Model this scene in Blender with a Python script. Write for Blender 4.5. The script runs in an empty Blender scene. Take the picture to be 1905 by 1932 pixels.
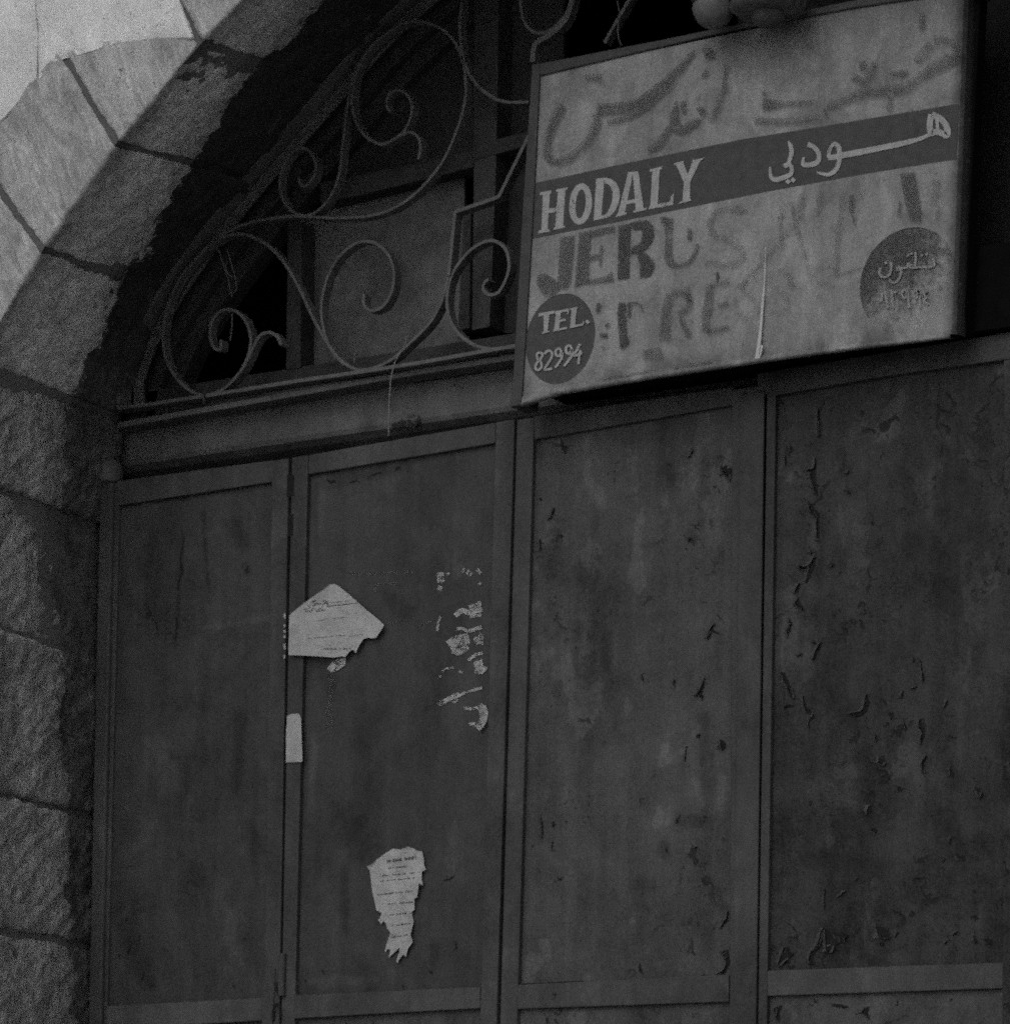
import bpy, bmesh, math, random
from mathutils import Vector, Matrix, noise as mnoise
from mathutils.geometry import tessellate_polygon

# ------------------------------------------------------------------ camera, world, sun, exposure
sc = bpy.context.scene
col = sc.collection
F_PX, CX, CY, W_PX, H_PX = 7070.0, 952.5, 2530.0, 1905.0, 1932.0
YAW, ROLL = math.radians(34), math.radians(1.4)
DIST = 7.07
CAM = Vector((DIST * math.sin(YAW), -DIST * math.cos(YAW), 1.6))
ROT = Matrix.Rotation(YAW, 3, 'Z') @ Matrix.Rotation(math.pi / 2, 3, 'X') @ Matrix.Rotation(ROLL, 3, 'Z')
cd = bpy.data.cameras.new("camera")
cam = bpy.data.objects.new("camera", cd)
col.objects.link(cam)
cam.matrix_world = Matrix.Translation(CAM) @ ROT.to_4x4()
cd.sensor_fit = 'HORIZONTAL'
cd.sensor_width = 36
cd.lens = F_PX / W_PX * 36
cd.shift_x = 0
cd.shift_y = (CY - H_PX / 2) / W_PX
cd.clip_start = 0.05
cd.clip_end = 200
sc.camera = cam

SUN_EL, SUN_AZ = math.radians(40), math.radians(6)   # azimuth from straight out of the wall, negative = left
world = bpy.data.worlds.new("World")
sc.world = world
world.use_nodes = True
wn = world.node_tree
wn.nodes.clear()
sky = wn.nodes.new('ShaderNodeTexSky')
sky.sky_type = 'NISHITA'
sky.sun_disc = False
sky.sun_elevation = SUN_EL
sun_dir = Vector((math.sin(SUN_AZ) * math.cos(SUN_EL), -math.cos(SUN_AZ) * math.cos(SUN_EL), math.sin(SUN_EL)))
sky.sun_rotation = math.atan2(sun_dir.x, sun_dir.y)
bw = wn.nodes.new('ShaderNodeRGBToBW')
bg = wn.nodes.new('ShaderNodeBackground')
bg.inputs[1].default_value = 0.12
wo = wn.nodes.new('ShaderNodeOutputWorld')
wn.links.new(sky.outputs[0], bw.inputs[0])
wn.links.new(bw.outputs[0], bg.inputs[0])
wn.links.new(bg.outputs[0], wo.inputs[0])
sl = bpy.data.lights.new("sun", 'SUN')
sl.energy = 0.9
sl.angle = math.radians(45)
so = bpy.data.objects.new("sun", sl)
col.objects.link(so)
so.rotation_euler = (-sun_dir).to_track_quat('-Z', 'Y').to_euler()
so.location = (0, 0, 12)
sc.view_settings.view_transform = 'Standard'
sc.view_settings.look = 'None'
sc.view_settings.gamma = 1
sc.view_settings.exposure = 0.35
sc.render.engine = 'CYCLES'
sc.cycles.use_denoising = False
sc.cycles.max_bounces = 6
sc.cycles.use_adaptive_sampling = True
sc.cycles.adaptive_threshold = 1.0
sc.cycles.adaptive_min_samples = 9
sc.cycles.pixel_filter_type = 'BLACKMAN_HARRIS'
sc.cycles.filter_width = 2.0

R = random.Random(7)
XM = 0.525          # the axis of the shop front


# ------------------------------------------------------------------ helpers
def P(u, v, y=0.0):
    """photograph pixel -> point on the vertical plane at depth y"""
    d = ROT @ Vector(((u - CX) / F_PX, -(v - CY) / F_PX, -1))
    t = (y - CAM.y) / d.y
    return CAM + d * t


class Zm:
    """a magnified window of the photograph"""
    def __init__(s, x0, y0, x1, w):
        s.k = (x1 - x0) / w / 1.2598
        s.x, s.y = x0 / 1.2598, y0 / 1.2598
    def __call__(s, *pts):
        return [(s.x + a * s.k, s.y + b * s.k) for a, b in pts]


ZA = Zm(0, 0, 800, 1905)
ZB = Zm(600, 0, 1400, 1905)
ZS = Zm(1200, 0, 2400, 1905)
ZD = Zm(200, 450, 1000, 1905)
ZE = Zm(0, 800, 800, 1905)
ZF = Zm(0, 1600, 800, 1853)
ZC = Zm(600, 1300, 1300, 1905)
ZL = Zm(600, 1850, 1300, 1905)
ZG = Zm(1200, 900, 1800, 1656)
ZH = Zm(1700, 750, 2400, 1591)
ZJ = Zm(1200, 1600, 1800, 1390)
ZK = Zm(1700, 1600, 2400, 1622)
ZT = Zm(1200, 0, 1900, 1905)
Z3 = Zm(1240, 80, 1800, 1905)
Z4 = Zm(1750, 20, 2330, 1905)
Z5 = Zm(1240, 350, 1780, 1905)
Z6 = Zm(1220, 650, 1780, 1905)
Z7 = Zm(1750, 330, 2330, 1905)


def W(pts, y):
    return [P(u, v, y) for u, v in pts]


def link(name, bm, mat, parent=None, bevel=0, smooth=False):
    bmesh.ops.recalc_face_normals(bm, faces=bm.faces[:])
    me = bpy.data.meshes.new(name)
    bm.to_mesh(me)
    bm.free()
    me.materials.append(mat)
    if smooth:
        for p in me.polygons:
            p.use_smooth = True
    o = bpy.data.objects.new(name, me)
    col.objects.link(o)
    if parent:
        o.parent = parent
    if bevel:
        m = o.modifiers.new("bevel", 'BEVEL')
        m.width = bevel
        m.segments = 2
        m.limit_method = 'ANGLE'
    return o


def thing(name, label, cat, group=None):
    o = bpy.data.objects.new(name, None)
    col.objects.link(o)
    o.empty_display_size = 0.1
    tag(o, label, cat, group)
    return o


def tag(o, label, cat, group=None):
    o["label"] = label
    o["category"] = cat
    if group:
        o["group"] = group
    return o


def structure(o):
    o["kind"] = "structure"
    return o


def prism(bm, pts, y0, y1):
    """extrude a polygon of points (x, z) or vectors from depth y0 (front) to y1"""
    q = [(p.x, p.z) if isinstance(p, Vector) else p for p in pts]
    a = [bm.verts.new((x, y0, z)) for x, z in q]
    b = [bm.verts.new((x, y1, z)) for x, z in q]
    n = len(q)
    bm.faces.new(a)
    bm.faces.new(b[::-1])
    for i in range(n):
        bm.faces.new((a[i], b[i], b[(i + 1) % n], a[(i + 1) % n]))


def stuff(o):
    o["kind"] = "stuff"
    return o


def box(bm, x0, x1, y0, y1, z0, z1):
    prism(bm, [(x0, z0), (x1, z0), (x1, z1), (x0, z1)], y0, y1)


def hexa(bm, f, b):
    a = [bm.verts.new(p) for p in f]
    c = [bm.verts.new(p) for p in b]
    n = len(a)
    bm.faces.new(a)
    bm.faces.new(c[::-1])
    for i in range(n):
        bm.faces.new((a[i], c[i], c[(i + 1) % n], a[(i + 1) % n]))


def smooth_path(pts, n=8):
    """Catmull-Rom through 2-D points"""
    out = []
    m = len(pts)
    for i in range(m - 1):
        p0 = pts[max(i - 1, 0)]
        p1, p2 = pts[i], pts[i + 1]
        p3 = pts[min(i + 2, m - 1)]
        for k in range(n):
            t = k / n
            out.append(tuple(0.5 * (2 * b + (c - a) * t + (2 * a - 5 * b + 4 * c - d) * t * t + (3 * b - a - 3 * c + d) * t ** 3)
                             for a, b, c, d in zip(p0, p1, p2, p3)))
    out.append(tuple(pts[-1]))
    return out


def flat_bar(bm, path, th, y0, y1):
    """sweep a flat bar (thickness th in the wall plane, depth y0..y1) along (x, z) points"""
    n = len(path)
    rings = []
    for i, (x, z) in enumerate(path):
        a = path[max(i - 1, 0)]
        b = path[min(i + 1, n - 1)]
        dx, dz = b[0] - a[0], b[1] - a[1]
        l = math.hypot(dx, dz) or 1
        nx, nz = -dz / l * th / 2, dx / l * th / 2
        rings.append([bm.verts.new((x + nx, y0, z + nz)), bm.verts.new((x - nx, y0, z - nz)),
                      bm.verts.new((x - nx, y1, z - nz)), bm.verts.new((x + nx, y1, z + nz))])
    for r, s in zip(rings, rings[1:]):
        for k in range(4):
            bm.faces.new((r[k], r[(k + 1) % 4], s[(k + 1) % 4], s[k]))
    bm.faces.new(rings[0][::-1])
    bm.faces.new(rings[-1])


def tube(bm, pts, r, n=8):
    rings = []
    m = len(pts)
    up = Vector((0.3, 1, 0.2)).normalized()
    for i, p in enumerate(pts):
        d = (Vector(pts[min(i + 1, m - 1)]) - Vector(pts[max(i - 1, 0)])).normalized()
        a = d.cross(up).normalized()
        b = d.cross(a)
        rr = r[i] if isinstance(r, (list, tuple)) else r
        rings.append([bm.verts.new(Vector(p) + (a * math.cos(t) + b * math.sin(t)) * rr)
                      for t in [2 * math.pi * k / n for k in range(n)]])
    for q, s in zip(rings, rings[1:]):
        for k in range(n):
            bm.faces.new((q[k], q[(k + 1) % n], s[(k + 1) % n], s[k]))
    bm.faces.new(rings[0][::-1])
    bm.faces.new(rings[-1])


def lathe(bm, prof, c, n=32):
    """profile of (radius, z) about the vertical axis through c"""
    rings = []
    for r, z in prof:
        if r < 1e-5:
            rings.append([bm.verts.new((c[0], c[1], c[2] + z))])
        else:
            rings.append([bm.verts.new((c[0] + r * math.cos(2 * math.pi * k / n), c[1] + r * math.sin(2 * math.pi * k / n), c[2] + z)) for k in range(n)])
    for a, b in zip(rings, rings[1:]):
        for k in range(n):
            l = (k + 1) % n
            if len(a) == 1 and len(b) > 1:
                bm.faces.new((a[0], b[k], b[l]))
            elif len(b) == 1 and len(a) > 1:
                bm.faces.new((a[k], b[0], a[l]))
            elif len(a) > 1:
                bm.faces.new((a[k], b[k], b[l], a[l]))


def link_letters(bm, mat, parent, name="letter"):
    """every separate written piece becomes a part of its own: strokes whose boxes meet stay together"""
    fs = list(bm.faces)
    bx_ = [(min(v.co.x for v in f.verts), max(v.co.x for v in f.verts), min(v.co.z for v in f.verts), max(v.co.z for v in f.verts)) for f in fs]
    grp = list(range(len(fs)))

    def find(i):
        while grp[i] != i:
            i = grp[i]
        return i
    m_ = .0012
    for i in range(len(fs)):
        for k_ in range(i):
            a, b = bx_[i], bx_[k_]
            if a[0] - m_ < b[1] and b[0] - m_ < a[1] and a[2] - m_ < b[3] and b[2] - m_ < a[3]:
                grp[find(i)] = find(k_)
    sets = {}
    for i in range(len(fs)):
        sets.setdefault(find(i), []).append(fs[i])
    for q in sets.values():
        b2 = bmesh.new()
        for f in q:
            b2.faces.new([b2.verts.new(v.co) for v in f.verts])
        link(name, b2, mat, parent)
    bm.free()


def stroke(bm, pts, w, y, smooth=6, flatx=1.0, wend=None):
    """a brush stroke (pixels): w may be one width or one per point"""
    n0 = len(pts)
    ws = [w] * n0 if isinstance(w, (int, float)) else list(w)
    if smooth > 1 and n0 > 2:
        sp = smooth_path([(p[0], p[1], ww) for p, ww in zip(pts, ws)], smooth)
    else:
        sp = [(p[0], p[1], ww) for p, ww in zip(pts, ws)]
    n = len(sp)
    L, Q = [], []
    for i, (u, v, ww) in enumerate(sp):
        a, b = sp[max(i - 1, 0)], sp[min(i + 1, n - 1)]
        dx, dy = b[0] - a[0], b[1] - a[1]
        l = math.hypot(dx, dy) or 1
        nx, ny = -dy / l * ww / 2, dx / l * ww / 2
        L.append(bm.verts.new(P(u + nx, v + ny, y)))
        Q.append(bm.verts.new(P(u - nx, v - ny, y)))
    for i in range(n - 1):
        bm.faces.new((L[i], L[i + 1], Q[i + 1], Q[i]))


# ------------------------------------------------------------------ materials
class NT:
    def __init__(s, name):
        s.m = bpy.data.materials.new(name)
        s.m.use_nodes = True
        s.t = s.m.node_tree
        s.t.nodes.clear()
        s.out = s.t.nodes.new('ShaderNodeOutputMaterial')
        s.b = s.t.nodes.new('ShaderNodeBsdfPrincipled')
        s.t.links.new(s.b.outputs[0], s.out.inputs[0])
        s.tc = s.t.nodes.new('ShaderNodeTexCoord')
        s.co = s.tc.outputs['Object']
    def put(s, sock, v):
        if hasattr(v, 'is_linked') or isinstance(v, bpy.types.NodeSocket):
            s.t.links.new(v, sock)
        elif isinstance(sock.default_value, (int, float)):
            sock.default_value = v
        elif isinstance(v, (int, float)):
            sock.default_value = (v, v, v, 1) if len(sock.default_value) == 4 else (v, v, v)
        else:
            sock.default_value = v
    def mapv(s, scale=(1, 1, 1), rot=(0, 0, 0), loc=(0, 0, 0), src=None):
        n = s.t.nodes.new('ShaderNodeMapping')
        s.put(n.inputs[0], src or s.co)
        n.inputs['Scale'].default_value = scale
        n.inputs['Rotation'].default_value = rot
        n.inputs['Location'].default_value = loc
        return n.outputs[0]
    def noise(s, scale, detail=5, rough=.55, vec=None, dist=0):
        n = s.t.nodes.new('ShaderNodeTexNoise')
        s.put(n.inputs['Vector'], vec or s.co)
        n.inputs['Scale'].default_value = scale
        n.inputs['Detail'].default_value = detail
        n.inputs['Roughness'].default_value = rough
        n.inputs['Distortion'].default_value = dist
        return n.outputs[0]
    def voro(s, scale, feature='DISTANCE_TO_EDGE', vec=None):
        n = s.t.nodes.new('ShaderNodeTexVoronoi')
        n.feature = feature
        s.put(n.inputs['Vector'], vec or s.co)
        n.inputs['Scale'].default_value = scale
        return n.outputs['Distance']
    def math(s, op, a, b=0, c=None):
        n = s.t.nodes.new('ShaderNodeMath')
        n.operation = op
        s.put(n.inputs[0], a)
        s.put(n.inputs[1], b)
        if c is not None:
            s.put(n.inputs[2], c)
        return n.outputs[0]
    def step(s, v, lo, hi, a=0, b=1):
        n = s.t.nodes.new('ShaderNodeMapRange')
        n.interpolation_type = 'SMOOTHSTEP'
        s.put(n.inputs[0], v)
        for i, x in enumerate((lo, hi, a, b)):
            s.put(n.inputs[i + 1], x)
        return n.outputs[0]
    def lin(s, v, lo, hi, a=0, b=1):
        n = s.t.nodes.new('ShaderNodeMapRange')
        s.put(n.inputs[0], v)
        for i, x in enumerate((lo, hi, a, b)):
            s.put(n.inputs[i + 1], x)
        return n.outputs[0]
    def mix(s, f, a, b):
        n = s.t.nodes.new('ShaderNodeMix')
        n.data_type = 'FLOAT'
        s.put(n.inputs[0], f)
        s.put(n.inputs[2], a)
        s.put(n.inputs[3], b)
        return n.outputs[0]
    def curve(s, v, pts):
        n = s.t.nodes.new('ShaderNodeFloatCurve')
        c = n.mapping.curves[0]
        c.points[0].location = pts[0]
        c.points[1].location = pts[-1]
        for p in pts[1:-1]:
            c.points.new(*p)
        n.mapping.update()
        s.put(n.inputs['Value'], v)
        return n.outputs[0]
    def sep(s):
        n = s.t.nodes.new('ShaderNodeSeparateXYZ')
        s.put(n.inputs[0], s.co)
        return n.outputs
    def bump(s, h, strength=.5, dist=.01, prev=None):
        n = s.t.nodes.new('ShaderNodeBump')
        n.inputs['Strength'].default_value = strength
        n.inputs['Distance'].default_value = dist
        s.put(n.inputs['Height'], h)
        if prev:
            s.put(n.inputs['Normal'], prev)
        return n.outputs[0]
    def done(s, colr, rough=.8, nrm=None, spec=.3, alpha=None, metal=0):
        s.put(s.b.inputs['Base Color'], colr)
        s.put(s.b.inputs['Roughness'], rough)
        s.b.inputs['Specular IOR Level'].default_value = spec
        s.b.inputs['Metallic'].default_value = metal
        if nrm:
            s.put(s.b.inputs['Normal'], nrm)
        if alpha is not None:
            s.put(s.b.inputs['Alpha'], alpha)
        return s.m


def m_stone(name, lo, hi, soot=True, tool=0.0, pits=True, fiss=.5):
    n = NT(name)
    big = n.noise(3.5, 4)
    mid = n.noise(19, 7, .7, dist=.6)
    fine = n.noise(170, 4, .7)
    v = n.math('ADD', n.math('MULTIPLY', big, .35), n.math('ADD', n.math('MULTIPLY', mid, .4), n.math('MULTIPLY', fine, .35)))
    c = n.lin(v, .38, .74, lo, hi)
    # fissures and bedding marks that run slantwise through the block
    fv = n.mapv((40, 22, 8), src=n.mapv(rot=(.15, .5, .1)))
    fs = n.noise(1, 6, .7, fv, 1.2)
    c = n.math('MULTIPLY', c, n.lin(fs, .3, .68, 1 - .55 * fiss, 1 + .35 * fiss))
    pit = n.math('MULTIPLY', n.step(n.noise(70, 4, .7, dist=1.5), .63, .70), n.step(n.noise(8, 3), .42, .6))
    if pits:
        c = n.mix(n.math('MULTIPLY', pit, .7), c, lo * .25)
    h = n.math('ADD', n.math('ADD', n.math('MULTIPLY', mid, .6), n.math('MULTIPLY', fine, .3)), n.math('MULTIPLY', fs, .8 * fiss))
    h = n.math('SUBTRACT', h, n.math('MULTIPLY', pit, .6))
    if tool:
        tv = n.mapv((1, 1, 1), (.45, 0, 0))
        tn = n.noise(1, 4, .65, n.mapv((60, 130, 38), src=tv), 1.6)
        h = n.math('ADD', h, n.math('MULTIPLY', tn, tool))
        c = n.math('MULTIPLY', c, n.lin(tn, .32, .68, .55, 1.4))
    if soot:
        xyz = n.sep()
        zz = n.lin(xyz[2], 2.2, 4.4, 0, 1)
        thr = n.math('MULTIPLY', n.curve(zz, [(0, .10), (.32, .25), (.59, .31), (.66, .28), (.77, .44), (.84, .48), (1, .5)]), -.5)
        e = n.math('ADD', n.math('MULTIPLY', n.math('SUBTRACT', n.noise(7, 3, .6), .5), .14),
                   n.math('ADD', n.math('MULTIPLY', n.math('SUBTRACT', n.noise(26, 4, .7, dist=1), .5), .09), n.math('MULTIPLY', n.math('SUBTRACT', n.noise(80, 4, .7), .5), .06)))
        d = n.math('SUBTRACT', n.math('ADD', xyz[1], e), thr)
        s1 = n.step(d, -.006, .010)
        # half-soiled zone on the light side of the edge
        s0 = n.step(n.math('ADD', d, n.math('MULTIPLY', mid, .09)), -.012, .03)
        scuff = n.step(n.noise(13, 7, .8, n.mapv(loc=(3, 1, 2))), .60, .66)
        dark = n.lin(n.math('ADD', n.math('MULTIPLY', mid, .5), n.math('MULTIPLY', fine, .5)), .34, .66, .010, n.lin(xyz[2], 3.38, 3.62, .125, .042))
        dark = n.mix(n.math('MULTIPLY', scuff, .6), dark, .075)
        c = n.math('MULTIPLY', c, n.step(xyz[1], -.447, -.443, .58, 1))  # front face darkened so the soffit looks better lit: light put into colour
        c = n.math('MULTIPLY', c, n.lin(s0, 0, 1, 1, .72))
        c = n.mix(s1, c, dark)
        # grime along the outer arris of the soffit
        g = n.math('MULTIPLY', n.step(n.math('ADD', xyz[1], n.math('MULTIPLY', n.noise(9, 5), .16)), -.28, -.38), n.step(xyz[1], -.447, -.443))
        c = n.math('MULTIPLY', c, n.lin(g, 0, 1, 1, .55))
    return n.done(c, .92, n.bump(h, .9, .007), .15)


def m_plain(name, lo, hi, scale=25, rough=.8, bump=.3, spec=.3, dist=.002, metal=0):
    n = NT(name)
    a = n.noise(scale, 6, .65)
    b = n.noise(scale * 7, 3, .6)
    v = n.math('ADD', n.math('MULTIPLY', a, .7), n.math('MULTIPLY', b, .3))
    return n.done(n.lin(v, .33, .68, lo, hi), rough, n.bump(v, bump, dist), spec, metal=metal)


def m_steel(name, base, seed, peel=.5, dirt=.5):
    """weathered painted sheet steel: blotches, rain streaks, cracked and peeled paint"""
    n = NT(name)
    L = (seed * 3.7, seed * 1.3, seed * 2.1)
    p = n.mapv(loc=L)
    blot = n.noise(3.6, 6, .62, n.mapv((1, 1, .7), loc=L), .8)
    mid = n.noise(17, 6, .68, p, .5)
    fine = n.noise(260, 3, .7, p)
    streak = n.noise(1, 5, .65, n.mapv((22, 22, 1.3), loc=L))
    v = n.math('ADD', n.math('ADD', n.math('MULTIPLY', blot, .42), n.math('MULTIPLY', mid, .22)), n.math('ADD', n.math('MULTIPLY', streak, .22), n.math('MULTIPLY', fine, .34)))
    c = n.lin(v, .46, .76, base * (1 - .75 * dirt), base * (1 + .75 * dirt))
    # scraped patches where a paler coat shows
    rub = n.step(n.math('ADD', n.math('MULTIPLY', n.noise(11, 3, .5, n.mapv((1, 1, .5), loc=(seed, 5, 2))), .8), n.math('MULTIPLY', mid, .2)), .575, .605)
    c = n.math('MULTIPLY', c, n.lin(rub, 0, 1, 1, 1 + .36 * min(1, .25 + peel)))
    # soft sooty bruises
    br = n.step(n.noise(6, 6, .72, n.mapv(loc=(2, seed, 7))), .56, .74)
    c = n.math('MULTIPLY', c, n.lin(br, 0, 1, 1, 1 - .55 * dirt))
    # stains and scrapes placed on the sheet, fraying out from their middle
    fr = n.math('MULTIPLY', n.math('SUBTRACT', n.math('ADD', n.math('MULTIPLY', n.noise(15, 6, .7, dist=1), .65), n.math('MULTIPLY', n.noise(70, 4, .7), .35)), .5), 2.4)
    for nm, mul in (('stain', .66), ('scuff', 1.38)):
        at = n.t.nodes.new('ShaderNodeAttribute')
        at.attribute_name = nm
        f_ = n.math('MULTIPLY', n.step(n.math('ADD', n.math('MULTIPLY', at.outputs['Fac'], .6), fr), .05, .6), n.step(at.outputs['Fac'], 0, .35))
        c = n.math('MULTIPLY', c, n.lin(f_, 0, 1, 1, mul))
    # cracked paint: thin broken lines where the paint lifts
    warp = n.t.nodes.new('ShaderNodeVectorMath')
    warp.operation = 'MULTIPLY_ADD'
    nc = n.t.nodes.new('ShaderNodeTexNoise')
    n.put(nc.inputs['Vector'], p)
    nc.inputs['Scale'].default_value = 14
    nc.inputs['Detail'].default_value = 5
    n.t.links.new(nc.outputs['Color'], warp.inputs[0])
    warp.inputs[1].default_value = (.14, .14, .14)
    n.t.links.new(p, warp.inputs[2])
    ed = n.voro(11, vec=n.mapv((1, 1, .6), src=warp.outputs[0]))
    where = n.step(n.noise(4.5, 4, .6, n.mapv(loc=(seed * 5, 2, 8))), .62 - .1 * peel, .72 - .1 * peel)
    brk = n.step(n.noise(24, 4, .65, p), .50, .58)
    crack = n.math('MULTIPLY', n.step(ed, .045, .016), n.math('MULTIPLY', where, brk))
    # little flaked spots in clusters
    pits = n.math('MULTIPLY', n.step(n.noise(105, 4, .65, p), .62, .67), n.step(n.noise(6, 5, .7, n.mapv(loc=(9, seed, 4))), .60 - .08 * peel, .70 - .08 * peel))
    bare = n.math('MAXIMUM', crack, n.math('MULTIPLY', pits, .85))
    c = n.mix(n.math('MULTIPLY', bare, .9), c, .006)
    dents = n.noise(5, 3, .45, n.mapv(loc=(seed, 3, 1)))
    blis = n.math('MULTIPLY', where, n.step(ed, 0, .25))
    h = n.math('ADD', n.math('MULTIPLY', mid, .25), n.math('SUBTRACT', n.math('MULTIPLY', fine, .05), n.math('MULTIPLY', bare, .6)))
    h = n.math('ADD', h, n.math('MULTIPLY', blis, -.5 * peel))
    nb = n.bump(dents, .45, .03)
    nb = n.bump(h, .8, .003, nb)
    return n.done(c, n.lin(blot, .3, .7, .5, .75), nb, .12)


def m_signboard():
    n = NT("weathered sign enamel")
    a = n.noise(6, 5, .6)
    b = n.noise(45, 5, .7)
    f = n.noise(300, 3, .7)
    st = n.noise(1, 4, .6, n.mapv((45, 45, 4)))
    v = n.math('ADD', n.math('ADD', n.math('MULTIPLY', a, .35), n.math('MULTIPLY', b, .2)), n.math('ADD', n.math('MULTIPLY', st, .25), n.math('MULTIPLY', f, .2)))
    c = n.lin(v, .37, .64, .078, .205)
    xyz = n.sep()
    # grime that has run down from the lamp and gathered along the top and bottom fold
    d1 = n.step(n.math('ADD', xyz[2], n.math('MULTIPLY', a, .12)), 3.92, 4.05)
    d1 = n.math('MULTIPLY', d1, n.step(n.math('ADD', xyz[0], n.math('MULTIPLY', b, .1)), .38, .56))
    d2 = n.step(n.math('ADD', xyz[0], n.math('MULTIPLY', b, .03)), .938, .97)  # shade of the bent-back right end put into the colour
    d3 = n.math('MULTIPLY', n.step(xyz[2], 3.40, 3.365), n.step(n.noise(14, 4, .6, n.mapv((1, 1, .3))), .42, .62))
    c = n.math('MULTIPLY', c, n.math('SUBTRACT', 1, n.math('MULTIPLY', d1, .55)))
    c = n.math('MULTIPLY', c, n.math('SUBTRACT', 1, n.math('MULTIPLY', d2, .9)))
    c = n.math('MULTIPLY', c, n.math('SUBTRACT', 1, n.math('MULTIPLY', d3, .4)))
    bl = n.noise(11, 6, .72, n.mapv(loc=(4, 2, 9)), 1.0)
    c = n.math('MULTIPLY', c, n.lin(bl, .34, .66, .72, 1.2))
    c = n.math('MULTIPLY', c, n.lin(n.noise(190, 3, .7), .3, .7, .8, 1.2))
    sp = n.step(n.noise(60, 2, .5), .66, .72)
    c = n.mix(n.math('MULTIPLY', sp, .5), c, .05)
    dents = n.noise(4, 2, .4)
    nb = n.bump(dents, .3, .02)
    nb = n.bump(b, .25, .002, nb)
    return n.done(c, .6, nb, .3)


def m_faded(name, lo, hi, wear, soft=.10, scale=26, cap=1.0, slope=None):
    """sign paint partly washed away: what is left is opaque, the rest shows the board"""
    n = NT(name)
    v = n.math('ADD', n.math('MULTIPLY', n.noise(scale, 5, .65), .5), n.math('MULTIPLY', n.noise(scale * 6, 3, .7), .5))
    if slope:                      # worn more towards one corner: (x weight, z weight, offset)
        xyz = n.sep()
        v = n.math('SUBTRACT', v, n.math('MAXIMUM', n.math('ADD', n.math('ADD', n.math('MULTIPLY', xyz[0], slope[0]), n.math('MULTIPLY', xyz[2], slope[1])), slope[2]), -.2))
    a = n.math('MULTIPLY', n.step(v, wear - soft, wear + soft), cap)
    c = n.lin(n.noise(50, 4, .7), .3, .7, lo, hi)
    return n.done(c, .7, None, .2, a)


M_PALE = m_stone("pale dressed limestone", .34, .56, soot=False, fiss=.22, pits=False)
M_VOUS = m_stone("limestone of the arch", .22, .64, fiss=.75)
M_JAMB = m_stone("grimy tooled limestone", .15, .38, tool=.9, fiss=.3)
M_MORT = m_stone("grey mortar", .085, .15, pits=False, fiss=.1)
M_ASHL = m_stone("plain limestone of the wall", .30, .5, soot=False)
M_IRON = m_plain("wrought iron", .035, .075, 40, .6, .4, .4)
M_IRON2 = m_plain("darker wrought iron", .012, .03, 40, .7, .4, .3)
M_WOOD = m_plain("old painted window wood", .013, .032, 18, .8, .5, .2)
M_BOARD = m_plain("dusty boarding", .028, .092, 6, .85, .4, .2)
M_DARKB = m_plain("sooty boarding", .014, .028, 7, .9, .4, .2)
M_BEAM = m_steel("painted steel channel", .066, 11, .1, .6)
M_FRAME = m_steel("painted steel angle", .037, 5, .2, .8)
M_RAIL = m_steel("painted steel rail", .043, 8, .25, .7)
M_BARE = m_plain("bare rusted steel", .006, .014, 90, .9, .4, .1)
M_LIP = m_plain("lifted paint edge", .026, .046, 60, .6, .2, .3)
M_SIGN = m_signboard()
M_SRAIL = m_plain("dark sign frame", .016, .035, 30, .65, .4, .3)
M_WHITE = m_faded("white sign lettering", .16, .25, .35, .09, 34)
M_BAND = m_faded("dark painted band", .028, .046, .30, .05, 22)
M_DARKL = m_faded("dark sign lettering", .03, .048, .42, .10, 22, .88)
M_MIDL = m_faded("faded sign lettering", .045, .062, .38, .17, 16, .60)
M_MID2 = m_faded("washed sign lettering", .045, .062, .40, .18, 12, .46)
M_PALEL = m_faded("nearly lost sign lettering", .055, .08, .47, .16, 14, .32)
M_DISC = m_faded("dark painted disc", .03, .048, .35, .05, 20)
M_DISC2 = m_faded("worn painted disc", .032, .05, .46, .16, 9, .9, (1.1, -1.3, 3.62))
M_WHITE2 = m_faded("worn white lettering", .13, .19, .37, .10, 40, .95)
M_PAPER = m_plain("aged paper", .17, .29, 16, .9, .7, .1, .008)
M_INK = m_faded("printing ink", .03, .06, .42, .06, 120)
M_RESID = m_faded("torn paper residue", .17, .28, .47, .12, 40)
M_RESID2 = m_faded("thin paste residue", .05, .08, .52, .14, 30, .6)
M_STRING = m_plain("pale string", .09, .14, 80, .9, .2, .1)
M_BULB2 = m_plain("bare bright metal", .22, .36, 60, .6, .1, .3)
M_SHADE = m_plain("dusty enamel", .025, .06, 14, .7, .4, .3)
M_BULB = m_plain("dusty white glass", .045, .10, 22, .6, .3, .2)
M_BLACK = m_plain("near black fill", .002, .005, 8, .95, .2, .03)
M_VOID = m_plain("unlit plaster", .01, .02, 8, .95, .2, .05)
M_ROAD = m_plain("worn street stone", .30, .46, 6, .85, .5, .2)

# ------------------------------------------------------------------ ground and building shell
bm = bmesh.new()
box(bm, -30, 30, -30, 3.4, -.2, 0)
structure(link("ground", bm, M_ROAD))

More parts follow.
